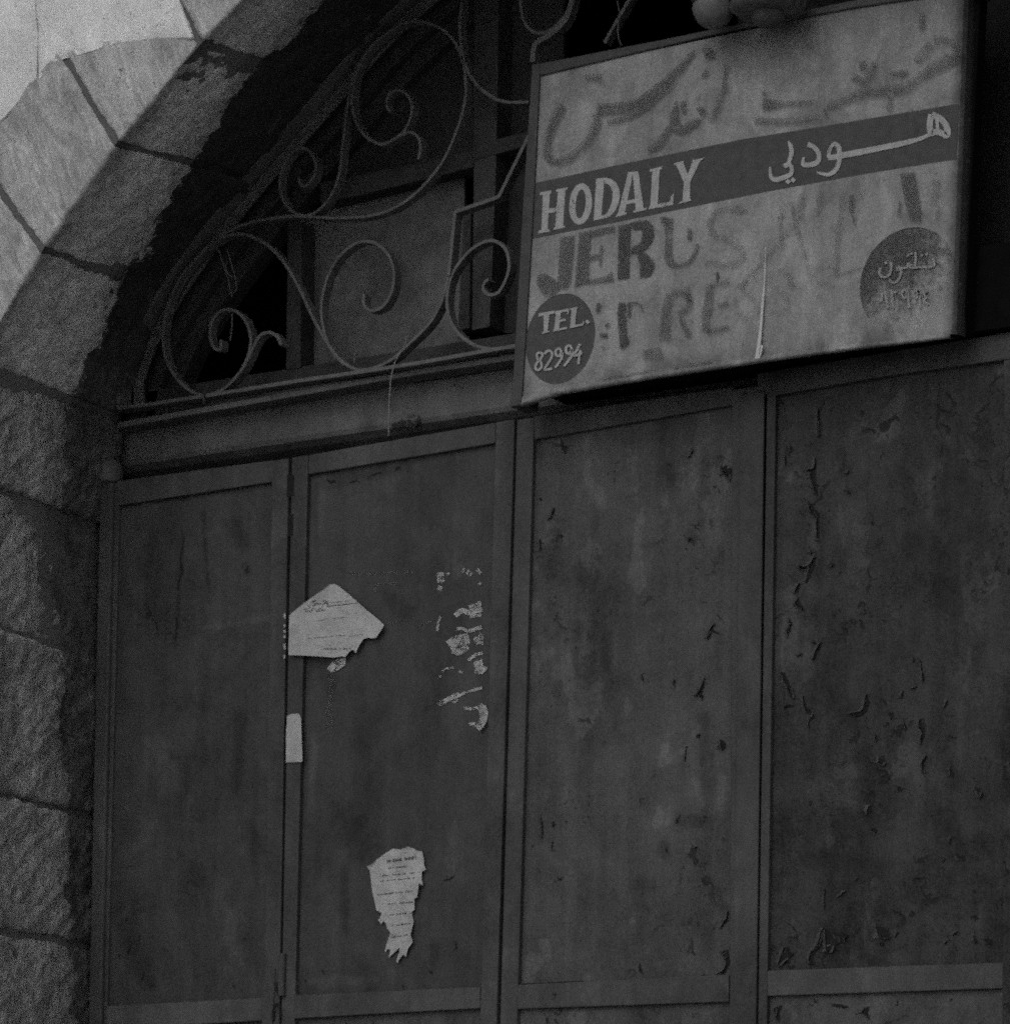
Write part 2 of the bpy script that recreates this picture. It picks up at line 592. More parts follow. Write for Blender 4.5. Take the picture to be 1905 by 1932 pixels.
rear_l = [(-1.05, 0), (-1.05, 2.2), (-1.052, 2.8), (-1.056, 3.26), (-1.02, 3.40), (-1.012, 3.454), (-.998, 3.553), (-.954, 3.621), (-.883, 3.733), (-.773, 3.831),
          (-.668, 3.914), (-.489, 4.06), (-.41, 4.129), (-.351, 4.163), (-.1, 4.29), (.2, 4.375), (XM, 4.41)]
rear_s = [p for p in smooth_path([(-1.0, 3.44), (-.996, 3.53), (-.95, 3.632), (-.87, 3.735), (-.77, 3.83), (-.668, 3.918), (-.489, 4.058), (-.351, 4.163), (-.1, 4.29), (.2, 4.375), (XM, 4.41)], 6)]
arris_l = [(-1.0, 0), (-1.0, 2.2), (-1.0, 3.0), (-1.005, 3.40), (-.985, 3.46), (-.927, 3.545), (-.823, 3.66), (-.704, 3.79), (-.645, 3.837), (-.507, 3.944), (-.36, 4.056), (-.1, 4.2), (.2, 4.30), (XM, 4.34)]


def mirror(pts):
    return pts + [(2 * XM - x, z) for x, z in pts[::-1][1:]]


def offset(path, d):
    out = []
    n = len(path)
    for i, (x, z) in enumerate(path):
        a, b = path[max(i - 1, 0)], path[min(i + 1, n - 1)]
        dx, dz = b[0] - a[0], b[1] - a[1]
        l = math.hypot(dx, dz)
        out.append((x - dz / l * d, z + dx / l * d))
    return out


def lerp2(a, b, t):
    return (a[0] + (b[0] - a[0]) * t, a[1] + (b[1] - a[1]) * t)


wall = thing("stone_wall", "pale limestone wall with a soot stained arch framing the closed shop front", "wall")
# shell of the wall beyond the picture, with the arched opening cut out
ring = offset(mirror(arris_l), .30)
bm = bmesh.new()
outer = []
for x, z in ring:
    if z < 3.6:
        outer.append((-4.5 if x < XM else 5.5, z))
    else:
        dx, dz = x - XM, z - 3.3
        t = min((5.02 / abs(dx)) if dx else 99, (3.2 / dz) if dz > 0 else 99)
        outer.append((XM + dx * t, 3.3 + dz * t))
vi = [bm.verts.new((x, -.445, z)) for x, z in ring]
vo = [bm.verts.new((x, -.445, z)) for x, z in outer]
for i in range(len(ring) - 1):
    bm.faces.new((vi[i], vi[i + 1], vo[i + 1], vo[i]))
link("ashlar", bm, M_ASHL, wall)
# mortar bed: behind the face joints and behind the joints of the reveal
bm = bmesh.new()
a0 = offset(mirror(arris_l), .004)
b0 = offset(mirror(rear_l), .004)
v1 = [bm.verts.new((x, -.4465, z)) for x, z in offset(mirror(arris_l), .31)]
v2 = [bm.verts.new((x, -.4465, z)) for x, z in a0]
for i in range(len(a0) - 1):
    bm.faces.new((v1[i], v1[i + 1], v2[i + 1], v2[i]))


def resample(path, n):
    d = [0]
    for a, b in zip(path, path[1:]):
        d.append(d[-1] + math.dist(a, b))
    out = []
    for k in range(n + 1):
        s = d[-1] * k / n
        i = max(j for j in range(len(d)) if d[j] <= s + 1e-9)
        i = min(i, len(path) - 2)
        out.append(lerp2(path[i], path[i + 1], (s - d[i]) / (d[i + 1] - d[i])))
    return out


def zsplit(path):
    return [p for p in path]


# reveal bed as two lofts (straight jamb, arch), each resampled so both edges match
for sgn in (1, -1):
    for lo, hi in ((0, 3.40), (3.40, 9)):
        A = [p for p in offset(arris_l, .004) if lo - .02 <= p[1] <= hi + .02]
        B = [p for p in offset(rear_l, .004) if lo - .02 <= p[1] <= hi + .02]
        n = 30
        A, B = resample(A, n), resample(B, n)
        f = (lambda p: p) if sgn == 1 else (lambda p: (2 * XM - p[0], p[1]))
        va = [bm.verts.new((f(p)[0], -.4465, f(p)[1])) for p in A]
        vb = [bm.verts.new((f(p)[0], .02, f(p)[1])) for p in B]
        for i in range(n):
            bm.faces.new((va[i], va[i + 1], vb[i + 1], vb[i]))
link("mortar", bm, M_MORT, wall)


def stone(name, front, back, mat, tgt, amp, seed, rough_freq=26, tool=False, yf=-.45, yb=.02, visible=True, bev=.006):
    bm = bmesh.new()
    hexa(bm, [(x, yf, z) for x, z in front], [(x, yb, z) for x, z in back])
    bmesh.ops.recalc_face_normals(bm, faces=bm.faces[:])
    if visible:
        bmesh.ops.bevel(bm, geom=bm.edges[:], offset=bev, segments=2, profile=.6, affect='EDGES')
        for _ in range(9):
            es = [e for e in bm.edges if e.calc_length() > tgt]
            if not es or len(bm.faces) > 60000:
                break
            bmesh.ops.subdivide_edges(bm, edges=es, cuts=1, use_grid_fill=True)
        bmesh.ops.triangulate(bm, faces=[f for f in bm.faces if len(f.verts) > 4])
        bm.normal_update()
        off = Vector((seed * 7.1, seed * 3.3, seed * 1.7))
        mv = []
        for v in bm.verts:
            p = v.co + off
            d = mnoise.fractal(p * rough_freq * .3, 1.0, 2.0, 3) * amp
            d += mnoise.fractal(p * rough_freq * 2, .9, 2.0, 3) * amp * .45
            if tool:
                q = Vector((p.x * 30, (p.y * .8 + p.z * .6) * 12, (p.z * .8 - p.y * .6) * 75))
                d += mnoise.noise(q) * amp * .5
            mv.append((v, v.normal * (d + (amp * .45 if tool else .0012))))
        for v, d in mv:
            v.co += d
    return link(name, bm, mat, wall, smooth=visible)


def PW(u, v, y):
    p = P(u, v, y)
    return (p.x, p.z)


YF = -.45
j = [(-.985, 3.468), PW(80, 470, YF), PW(220, 270, YF), PW(378, 78, YF)]
e = [(-1.30, 3.468), PW(-70, 265, YF), PW(112, 90, YF), PW(338, 2, YF)]
k = [(-1.012, 3.468), PW(300, 547, 0), PW(470, 335, 0), PW(620, 152, 0)]
# stones above the picture, to the crown
j += [(-.20, 4.15), (.02, 4.25), (.25, 4.315), (.43, 4.335)]
k += [(-.25, 4.225), (-.02, 4.32), (.22, 4.38), (.42, 4.405)]
e += [(-.42, 4.52), (-.17, 4.66), (.13, 4.74), (.40, 4.78)]


def gap(a, b, g):
    """pull the two ends of an edge in by g"""
    l = math.dist(a, b)
    return lerp2(a, b, g / l), lerp2(b, a, g / l)


for i in range(len(j) - 1):
    vis = i < 5
    a, b = gap(j[i], j[i + 1], .0075)
    c, d = gap(e[i], e[i + 1], .0075)
    if i == 1:
        ex = [PW(0, 222, YF), PW(60, 150, YF)]
    elif i == 2:
        c = PW(118, 97, YF)
        d = PW(362, 66, YF)
        ex = [PW(165, 84, YF), PW(215, 73, YF), PW(294, 66, YF)]
    else:
        ex = []
    r0, r1 = gap(k[i], k[i + 1], .0075)
    front = [a, b, d] + ex[::-1] + [c]
    sh = (r0[0] - a[0], r0[1] - a[1])
    back = [r0, r1] + [(p[0] + sh[0] * .3 - .05, p[1] + .05) for p in front[2:]]
    stone("voussoir", front, back, M_VOUS, .010, .0062, 3 + i, visible=vis)
    if i >= 3:
        mf = [(2 * XM - x, z) for x, z in front]
        mb = [(2 * XM - x, z) for x, z in back]
        stone("voussoir", mf, mb, M_VOUS, .05, .003, 30 + i, visible=False)
for i in range(3):
    a, b = gap(j[i], j[i + 1], .0075)
    c, d = gap(e[i], e[i + 1], .0075)
    r0, r1 = gap(k[i], k[i + 1], .0075)
    mm = lambda q: [(2 * XM - x, z) for x, z in q]
    stone("voussoir", mm([a, b, d, c]), mm([r0, r1, (d[0] - .05, d[1] + .05), (c[0] - .05, c[1] + .05)]), M_VOUS, .05, .003, 50 + i, visible=False)
# crown stone
cr = [(j[-1][0] + .0075, j[-1][1]), (2 * XM - j[-1][0] - .0075, j[-1][1]), (2 * XM - e[-1][0] - .0075, e[-1][1]), (e[-1][0] + .0075, e[-1][1])]
stone("voussoir", cr, [(k[-1][0] + .0075, k[-1][1]), (2 * XM - k[-1][0] - .0075, k[-1][1]), cr[2], cr[3]], M_VOUS, .05, .003, 70, visible=False)

# outer course of paler smooth stones above the arch ring
up = [
    [(68, 150), (90, 118), (140, 103), (216, 79), (294, 69), (357, 68), (332, 0), (315, -70), (180, -160), (62, -80), (65, 20), (69, 60)],
    [(-140, 345), (-75, 272), (-1, 224), (30, 190), (64.5, 150), (66.5, 60), (62.5, 20), (59, -70), (-10, -60), (-70, -50), (-190, 0), (-200, 200)],
]
for i, q in enumerate(up):
    f = [PW(u, v, -.458) for u, v in q]
    stone("ring_stone", f, f, M_PALE, .012, .004, 20 + i, 18, yf=-.4515, yb=-.40, bev=.0012)

# jamb stones, tooled and grimy
zs = [0.0, .30, .62, .92, 1.23, 1.53, 1.81, 2.10, 2.385, 2.650, 2.975, 3.245, 3.462]
for i in range(len(zs) - 1):
    z0, z1 = zs[i] + .009, zs[i + 1] - .009
    vis = z1 > 2.1
    xr = [0, .007, -.001, .005, .002][i % 5]
    f = [(-1.0 + xr, z0), (-1.0 + xr * .5, z1), (-1.55, z1), (-1.55, z0)]
    ro = {11: (-1.045, -1.008), 10: (-1.066, -1.07)}.get(i, (-1.052, -1.052))
    b = [(ro[0], z0), (ro[1], z1), (-1.55, z1), (-1.55, z0)]
    stone("jamb_stone", f, b, M_JAMB, .0095, .0085, 40 + i, 30, True, visible=vis)
    stone("jamb_stone", [(2 * XM - x, z) for x, z in f], [(2 * XM - x, z) for x, z in b], M_JAMB, .05, .003, 60 + i, visible=False)

# the shop behind: a closed dark room
room = bmesh.new()
x0, x1, y0, y1, z0, z1 = -1.6, 2 * XM + 1.6, .16, 3.2, .02, 4.9
vs = [room.verts.new(p) for p in [(x0, y0, z0), (x1, y0, z0), (x1, y1, z0), (x0, y1, z0), (x0, y0, z1), (x1, y0, z1), (x1, y1, z1), (x0, y1, z1)]]
for q in ((0, 1, 2, 3), (4, 7, 6, 5), (1, 5, 6, 2), (2, 6, 7, 3), (3, 7, 4, 0)):
    room.faces.new([vs[i] for i in q])
structure(link("interior_wall", room, M_VOID))

# ------------------------------------------------------------------ steel channel over the doors
beam = thing("lintel_beam", "painted steel channel lintel between the door leaves and the iron fanlight grille", "beam")
bm = bmesh.new()
prof_ = [(.046, 3.454), (.050, 3.43), (.050, 3.385), (.054, 3.376), (.07, 3.366), (.10, 3.356), (.14, 3.34), (.15, 3.27)]
va_ = [[bm.verts.new((x_, y_, z_)) for y_, z_ in prof_] for x_ in (-1.045, 2 * XM + 1.045)]
for q in range(len(prof_) - 1):
    bm.faces.new((va_[0][q], va_[1][q], va_[1][q + 1], va_[0][q + 1]))
link("web", bm, M_BEAM, beam)
bm = bmesh.new()
prism(bm, [(-1.008, 3.440), (-.245, 3.456), (2 * XM + 1.005, 3.458), (2 * XM + 1.005, 3.470), (-.245, 3.468), (-1.008, 3.452)], .0, .09)
link("top_flange", bm, M_BEAM, beam, .002)
bm = bmesh.new()
for q, w_ in ((((1740, 1342), (1800, 1322), (1850, 1317)), 16), (((1790, 1312), (1850, 1334), (1900, 1297)), 14), (((1860, 1350), (1895, 1282)), 12), (((1830, 1288), (1870, 1278)), 8)):
    sp_ = smooth_path(ZD(*q), 6)
    va_ = [(u, v - w_ * .4 * R.uniform(.4, 1.2)) for u, v in sp_]
    vb_ = [(u, v + w_ * .4 * R.uniform(.4, 1.2)) for u, v in sp_][::-1]
    bm.faces.new([bm.verts.new(P(*t_, .0475 - .0001 * w_)) for t_ in va_ + vb_])
stuff(link("rust", bm, m_faded("rust bloom", .006, .014, .44, .07, 70), beam))

# ------------------------------------------------------------------ fanlight window behind the grille
win = thing("fanlight_window", "arched wooden fanlight with boarded panes behind the wrought iron grille", "window")


def arch_band(bm, d0, d1, y0, y1, zmin=3.45, src=None):
    full = rear_s
    path = mirror(resample(full, 28))
    A, B = offset(path, -d0), offset(path, -d1)
    A = [(x, max(z, zmin)) for x, z in A]
    B = [(x, max(z, zmin)) for x, z in B]
    n = len(A)
    ring_ = []
    for i in range(n):
        ring_.append([bm.verts.new((A[i][0], y0, A[i][1])), bm.verts.new((B[i][0], y0, B[i][1])),
                      bm.verts.new((B[i][0], y1, B[i][1])), bm.verts.new((A[i][0], y1, A[i][1]))])
    for r, s in zip(ring_, ring_[1:]):
        for q in range(4):
            bm.faces.new((r[q], r[(q + 1) % 4], s[(q + 1) % 4], s[q]))


bm = bmesh.new()
arch_band(bm, -.03, .05, .055, .12)
link("frame", bm, M_WOOD, win, .002)
bm = bmesh.new()
arch_band(bm, .05, .085, .075, .12)
link("inner_frame", bm, M_WOOD, win, .002)
bm = bmesh.new()
box(bm, -.98, 2 * XM + .98, .055, .115, 3.47, 3.525)
link("bottom_rail", bm, M_WOOD, win, .003)


def bar(name, q, y0, y1, mat, bev=.002):
    bm = bmesh.new()
    prism(bm, W(q, y0), y0, y1)
    return link(name, bm, mat, win, bev)


bar("mullion", ZD((1150, 180), (1228, 180), (1222, 1010), (1140, 1022)), .052, .112, M_WOOD)
bar("transom_rail", ZB((380, 1030), (540, 1000), (1250, 850), (1250, 945), (520, 1125), (380, 1150)), .058, .108, M_WOOD)
bar("mullion", ZB((1250, -120), (1395, -120), (1375, 1010), (1340, 1850), (1240, 1870), (1250, 1000)), .05, .112, M_IRON2)
bar("transom_rail", ZB((1255, 815), (1640, 720), (1640, 800), (1255, 905)), .048, .1, M_WOOD)
bar("glazing_bar", ZB((1195, 1180), (1235, 1170), (1225, 1860), (1160, 1870)), .06, .1, M_WOOD)
# panes (boards); the bottom left one is broken away
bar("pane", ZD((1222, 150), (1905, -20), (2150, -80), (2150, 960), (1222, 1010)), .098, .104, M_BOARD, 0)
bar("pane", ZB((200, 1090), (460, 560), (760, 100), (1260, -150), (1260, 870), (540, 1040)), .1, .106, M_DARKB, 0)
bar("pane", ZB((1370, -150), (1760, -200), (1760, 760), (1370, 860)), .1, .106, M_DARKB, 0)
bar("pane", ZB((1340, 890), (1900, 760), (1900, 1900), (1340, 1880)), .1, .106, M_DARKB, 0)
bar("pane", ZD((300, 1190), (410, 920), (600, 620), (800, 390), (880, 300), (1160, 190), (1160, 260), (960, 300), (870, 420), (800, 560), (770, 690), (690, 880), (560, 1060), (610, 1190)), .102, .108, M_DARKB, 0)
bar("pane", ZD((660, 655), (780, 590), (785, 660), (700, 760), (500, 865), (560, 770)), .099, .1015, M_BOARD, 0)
# right half: deep shade put into the colour of one dark board
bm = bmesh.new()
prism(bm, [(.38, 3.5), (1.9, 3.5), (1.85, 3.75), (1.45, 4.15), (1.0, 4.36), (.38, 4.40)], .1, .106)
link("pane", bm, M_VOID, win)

# ------------------------------------------------------------------ wrought iron grille
gr = thing("iron_grille", "wrought iron scroll grille of flat bars across the fanlight arch", "grille")
YG0, YG1 = -.014, .008


def to2(pts, y):
    return [(p.x, p.z) for p in W(pts, y)]


def scroll(name, pts, th=.0066, y0=YG0, y1=YG1, mat=None, mir=True, sm=7):
    path = smooth_path(to2(pts, y0), sm)
    bm = bmesh.new()
    flat_bar(bm, path, th, y0, y1)
    link(name, bm, mat or M_IRON, gr, .0012)
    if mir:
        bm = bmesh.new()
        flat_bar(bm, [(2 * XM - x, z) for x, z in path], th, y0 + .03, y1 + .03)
        link(name, bm, M_IRON2, gr)  # darker iron copy: deep shade of the right half put into its colour


scroll("scroll", ZD((770, 850), (772, 893), (752, 905), (722, 880), (708, 820), (718, 750), (760, 695), (820, 680), (880, 705), (922, 770), (940, 850), (925, 940), (880, 1030),
                    (815, 1105), (740, 1152), (655, 1162), (560, 1110), (485, 1015), (447, 890), (450, 750), (490, 600), (560, 470), (650, 370), (735, 298), (800, 262), (880, 252), (970, 275),
                    (1060, 335), (1140, 430), (1210, 550), (1290, 720), (1380, 880), (1460, 975), (1545, 1020), (1640, 1008), (1740, 960), (1830, 880)) +
       ZB((990, 1840), (1050, 1745), (1085, 1650), (1105, 1560)))
scroll("scroll", ZD((880, 1035), (925, 960), (955, 890), (990, 830), (1040, 808), (1090, 832), (1112, 882)), .007, YG0 - .001, YG1 - .001)
scroll("scroll", ZD((1582, 590), (1578, 640), (1600, 676), (1640, 684), (1700, 650), (1740, 570), (1750, 470), (1722, 375), (1660, 312), (1590, 292), (1520, 312), (1440, 382), (1382, 480),
                    (1347, 600), (1340, 710), (1360, 820), (1400, 915), (1470, 992)), .0066, YG0 + .001, YG1 + .001)
scroll("scroll", ZD((735, 292), (800, 245), (900, 198), (1020, 168), (1150, 152), (1260, 152), (1400, 160)) +
       ZB((560, 1229), (650, 1222), (780, 1185), (900, 1110), (1000, 1010), (1080, 900), (1140, 770), (1190, 620), (1205, 490), (1190, 350), (1150, 250), (1080, 170), (1000, 130), (920, 118),
          (830, 140), (740, 195), (650, 280), (600, 370), (568, 480), (562, 600), (590, 700), (645, 775), (720, 813), (790, 790), (850, 745), (890, 670), (900, 590), (870, 532), (820, 508),
          (772, 530), (755, 580), (776, 632)), .0062)
scroll("scroll", ZB((790, 792), (850, 755), (900, 748), (938, 780), (947, 840), (935, 900)), .006, YG0 - .001, YG1 - .001)
scroll("scroll", ZB((258, 1000), (270, 1040), (298, 1050), (342, 1000), (355, 925), (322, 858), (270, 836), (210, 870), (162, 960), (152, 1050), (172, 1130), (222, 1193), (300, 1218),
                    (380, 1180), (450, 1090), (490, 970), (505, 840), (520, 700), (538, 560), (565, 430), (600, 345)), .006, YG0 + .001, YG1 + .001)
scroll("scroll", ZB((1335, 1578), (1310, 1600), (1305, 1640), (1342, 1668), (1392, 1650), (1432, 1580), (1450, 1500), (1435, 1420), (1390, 1372), (1330, 1362), (1250, 1400), (1180, 1470),
                    (1120, 1570), (1098, 1690), (1110, 1790), (1150, 1870), (1215, 1930), (1290, 1965), (1400, 1978)), .0066, YG0 + .002, YG1 + .002)
scroll("centre_bar", ZB((1108, 1560), (1145, 1200), (1149, 1196), (1390, 1113), (1394, 1108), (1515, 860), (1600, 690)), .0075, YG0 - .002, YG1 - .002, sm=1)
scroll("scroll", ZB((1185, -160), (1182, 0), (1170, 130), (1180, 280), (1215, 400), (1280, 490), (1360, 550), (1440, 575), (1560, 575)), .0062)
scroll("scroll", ZT((60, -120), (95, 0), (110, 100), (150, 180), (215, 212), (290, 190), (360, 130), (410, 40), (440, -90)), .0062, YG0 + .001, YG1 + .001, mir=False)
scroll("scroll", ZT((440, -60), (395, 110), (300, 212), (215, 262), (182, 310), (176, 400)), .011, YG0 - .002, YG1 - .002, mir=False)
scroll("strut", ZT((830, -60), (640, 275)), .008, .0, .02, mir=False)
bm = bmesh.new()
tube(bm, W(ZT((725, 0), (742, 80), (728, 180), (735, 250), (752, 292)), -.03), .0012, 6)
link("tie_wire", bm, M_IRON, gr)
# arch bar of the grille, and its bottom bar
bm = bmesh.new()
path = [p for p in offset(resample(rear_s, 40), -.008)]
path = [(-.992, 3.476)] + [p for p in path if p[1] > 3.5]
flat_bar(bm, mirror(path), .007, -.02, .018)
link("arch_bar", bm, M_IRON, gr, .001)
bm = bmesh.new()
path2 = offset(path, -.016)
path2[0] = (-.966, 3.482)
flat_bar(bm, mirror(path2), .026, .018, .024)
link("arch_flange", bm, M_IRON, gr, .001)
bm = bmesh.new()
path = to2(ZD((200, 1240), (420, 1213), (640, 1180), (900, 1138), (1200, 1090), (1600, 1032), (1905, 985), (2350, 905)), YG0)
path += [(2 * XM + .99, path[-1][1])]
flat_bar(bm, path, .008, -.02, .012)
link("bottom_bar", bm, M_IRON, gr, .001)
bm = bmesh.new()
pts = ZD((705, 1110), (688, 1135), (676, 1165), (676, 1212))
tube(bm, W(pts, -.024), .0026, 6)
link("tie_wire", bm, M_IRON2, gr)

# ------------------------------------------------------------------ small hanging things
bm = bmesh.new()
tube(bm, W(smooth_path(ZD((1825, 830), (1812, 890), (1765, 965), (1738, 1060), (1728, 1180), (1722, 1400))), -.03), .0014, 6)
tag(link("string", bm, M_STRING, None, smooth=True), "thin pale string dangling from the grille over the lintel", "string")
bm = bmesh.new()
tube(bm, W(smooth_path(ZD((1588, 868), (1555, 900), (1532, 935), (1530, 985))), -.02), .0013, 6)
tag(link("wire", bm, M_IRON, None, smooth=True), "short curved wire end standing up from the bottom of the grille", "wire")
bm = bmesh.new()
for q in (((745, 300), (780, 400), (810, 500), (828, 570), (838, 615)), ((808, 340), (830, 410), (850, 480), (862, 560), (835, 590)), ((800, 430), (815, 480), (850, 500)), ((838, 700), (836, 780), (826, 860))):
    tube(bm, W(smooth_path(ZD(*q)), .002), .0017, 5)
tag(link("frayed_cord", bm, M_IRON, None, smooth=True), "frayed knotted cord hanging inside the left scroll of the grille", "cord")

# ------------------------------------------------------------------ door leaves
YD = -.010          # face of the frame members
YP = .001           # face of the panels


def member(parent, name, q, mat, y0=YD, y1=.012, bev=.0018):
    bm = bmesh.new()
    prism(bm, W(q, y0), y0, y1)
    return link(name, bm, mat, parent, bev)


def panel(parent, q, mat, low=None):
    bm = bmesh.new()
    p = W(q, YP)
    nx_, nz_ = 64, 150
    g = [[bm.verts.new(p[0].lerp(p[1], i / nx_).lerp(p[3].lerp(p[2], i / nx_), k / nz_)) for k in range(nz_ + 1)] for i in range(nx_ + 1)]
    for i in range(nx_):
        for k in range(nz_):
            bm.faces.new((g[i][k], g[i][k + 1], g[i + 1][k + 1], g[i + 1][k]))
    return link("panel", bm, mat, parent)


def chips(parent, items, y, lip=True):
    """places where paint has come off: ragged bare cracks with side branches, and lifted paint edges beside the wide ones"""
    bm = bmesh.new()
    bl = bmesh.new()
    r = random.Random(len(items) * 13 + 5)
    lay = [0]

    def one(sp, w, jit=.35):
        n = len(sp)
        L, Rr = [], []
        for i, (u, v) in enumerate(sp):
            a, b = sp[max(i - 1, 0)], sp[min(i + 1, n - 1)]
            dx, dy = b[0] - a[0], b[1] - a[1]
            l = math.hypot(dx, dy) or 1
            t = i / max(n - 1, 1)
            ww = w * (.12 + .88 * math.sin(math.pi * min(max(t, .03), .97)) ** .7) * r.uniform(.3, 1.35) * .5
            nx, ny = -dy / l, dx / l
            j_ = r.uniform(-jit, jit) * (w * .5 + .9)
            L.append((u + nx * (ww + j_), v + ny * (ww + j_)))
            Rr.append((u - nx * (ww * r.uniform(.5, 1.3) - j_), v - ny * (ww * r.uniform(.5, 1.3) - j_)))
        yy = y - .0008 - (lay[0] % 9) * .00005
        lay[0] += 1
        vl = [bm.verts.new(P(*p, yy)) for p in L]
        vr = [bm.verts.new(P(*p, yy)) for p in Rr]
        for i in range(n - 1):
            bm.faces.new((vl[i], vl[i + 1], vr[i + 1], vr[i]))
        return L, yy

    for pts, w in items:
        w *= 1.35
        if len(pts) == 1:
            u, v = pts[0]
            for _ in range(4):
                q = (u + r.uniform(-w, w) * .6, v + r.uniform(-w, w) * .8)
                one([(q[0], q[1] - w * .3), (q[0] + r.uniform(-.4, .4) * w, q[1]), (q[0], q[1] + w * .35)], w * r.uniform(.25, .8))
            continue
        sp = smooth_path(pts, 7)
        L, yy = one(sp, w)
        for _ in range(r.choice((1, 2, 2, 3))):
            u, v = r.choice(sp)
            ang = r.uniform(0, 6.28)
            ln = r.uniform(3, 9) + w * .6
            br_ = [(u, v)]
            for q in range(4):
                ang += r.uniform(-.8, .8)
                br_.append((br_[-1][0] + math.cos(ang) * ln / 4, br_[-1][1] + math.sin(ang) * ln / 4))
            one(br_, r.uniform(.7, 1.6))
        if lip and w > 2.2:
            n = len(sp)
            q0 = [bl.verts.new(P(p[0] + (p[0] - c[0]) * .9 - .6, p[1] + (p[1] - c[1]) * .9 - .8, yy - .0002)) for p, c in zip(L, sp)]
            q1 = [bl.verts.new(P(p[0] + (c[0] - p[0]) * .25, p[1] + (c[1] - p[1]) * .25, yy - .0012 - .0022 * math.sin(math.pi * i / (n - 1)) * r.uniform(.5, 1))) for i, (p, c) in enumerate(zip(L, sp))]
            for i in range(n - 1):
                bl.faces.new((q0[i], q0[i + 1], q1[i + 1], q1[i]))
    stuff(link("bare_patch", bm, M_BARE, parent))
    if len(bl.faces):
        stuff(link("paint_flake", bl, M_LIP, parent, smooth=True))
    else:
        bl.free()


M_P1 = m_steel("painted door sheet one", .029, 1, .2, .9)
M_P2 = m_steel("painted door sheet two", .032, 2, .15, .75)
M_P3 = m_steel("painted door sheet three", .041, 3, .9, .95)
M_P4 = m_steel("painted door sheet four", .025, 4, 1.5, 1.2)
M_P5 = m_steel("blistered lower door sheet", .040, 6, 1.3, 1.1)
DB = 4400           # below the picture: the doors run on down to the step


def down(u, v, du):
    """a point straight below (u, v) in the door plane, at the foot of the door"""
    p = P(u, v, YD)
    q = Vector((p.x, YD, .06))
    return None


def leaf(label, xs, tops, mats, rails_mat):
    d = thing("door_leaf", label, "door", "folding steel door leaves of the shop")
    return d


def vert(name, parent, top, bot, w0, w1, mat, y0=YD, y1=.012, zfoot=.06):
    """a vertical member through the traced top and bottom points, carried on down to the foot"""
    a, b = P(*top, y0), P(*bot, y0)
    c, d2 = P(top[0] + w0, top[1], y0), P(bot[0] + w1, bot[1], y0)
    sl_, sr = (b.x - a.x) / (b.z - a.z), (d2.x - c.x) / (d2.z - c.z)
    topz_r = P(top[0] + w0, top[1] - w0 * .155, y0)
    q = [(a.x, a.z), (b.x, b.z), (b.x, zfoot), (d2.x, zfoot), (d2.x, d2.z), (topz_r.x, topz_r.z)]
    bm = bmesh.new()
    prism(bm, q, y0, y1)
    return link(name, bm, mat, parent, .0018)


def lower_rails(parent, x0, x1, mat, pm):
    for z in (.06, 1.1):
        bm = bmesh.new()
        box(bm, x0, x1, YD + .002, .012, z, z + .07)
        link("rail", bm, mat, parent, .0018)
    bm = bmesh.new()
    box(bm, x0, x1, YP, YP + .003, .13, 1.1)
    link("panel", bm, pm, parent)
    bm = bmesh.new()
    box(bm, x0, x1, YP, YP + .003, 1.17, 2.262)
    link("panel", bm, M_P5, parent)


# leaf 1 (narrow, by the jamb)
d1 = thing("door_leaf", "narrow leftmost steel door leaf beside the stone jamb", "door", "folding steel door leaves of the shop")
vert("stile", d1, (217, 909), (192, 1932), 9, 9, M_FRAME, YD + .004)
vert("stile", d1, (513, 869), (497, 1932), 31, 29, M_FRAME)
member(d1, "rail", [(222, 907), (514, 868), (514, 909), (222, 954)], M_FRAME, YD + .001, .050)
member(d1, "rail", [(200, 1899), (498, 1883), (497, 1926), (200, 1944)], M_RAIL, YD - .001)
panel(d1, [(215, 940), (520, 895), (505, 1895), (192, 1912)], M_P1)
lower_rails(d1, -1.0, -.59, M_FRAME, M_P1)
chips(d1, [(ZE((1030, 1190), (1020, 1260), (1030, 1330), (1008, 1400), (1010, 1440)), 3.2), (ZE((995, 1585), (1000, 1640), (988, 1720)), 3), (ZE((1405, 1295), (1390, 1340)), 3),
           (ZE((1040, 915),), 2.5), (ZE((1035, 1200), (1040, 1150)), 1.6), (ZF((720, 1510), (700, 1545)), 2.4), (ZF((795, 1650), (780, 1690)), 2.6), (ZF((830, 1715), (835, 1730)), 3), (ZF((690, 1360),), 2.6),
           (ZF((1030, 1150),), 2.4), (ZF((770, 1440), (765, 1470)), 1.8), (ZF((650, 1560), (660, 1550)), 2), (ZF((1285, 1720),), 4)], YP, False)
# dark hinge gaps and hinge knuckles between leaf 1 and leaf 2
for q in (ZE((1626, 782), (1664, 778), (1662, 902), (1622, 907)), ZE((1634, 1008), (1660, 1006), (1656, 1128), (1628, 1130))):
    member(d1, "hinge_slot", q, M_BARE, YD - .0006, YD + .002, 0)
bm = bmesh.new()
a, b = P(533, 1800, YD - .004), P(531, 1880, YD - .004)
tube(bm, [a, b], .0075, 12)
link("hinge", bm, M_FRAME, d1, .001)
member(d1, "hinge_plate", ZF((1445, 1630), (1515, 1625), (1500, 1940), (1438, 1950)), M_FRAME, YD - .003, YD + .001)
chips(d1, [(ZF((1525, 1700), (1530, 1760), (1545, 1740)), 6), (ZF((1500, 1840), (1520, 1825), (1545, 1840)), 4), (ZF((1505, 1840), (1500, 1925)), 3.5), (ZF((1545, 1835), (1540, 1925)), 3.5)], YD - .0035, False)

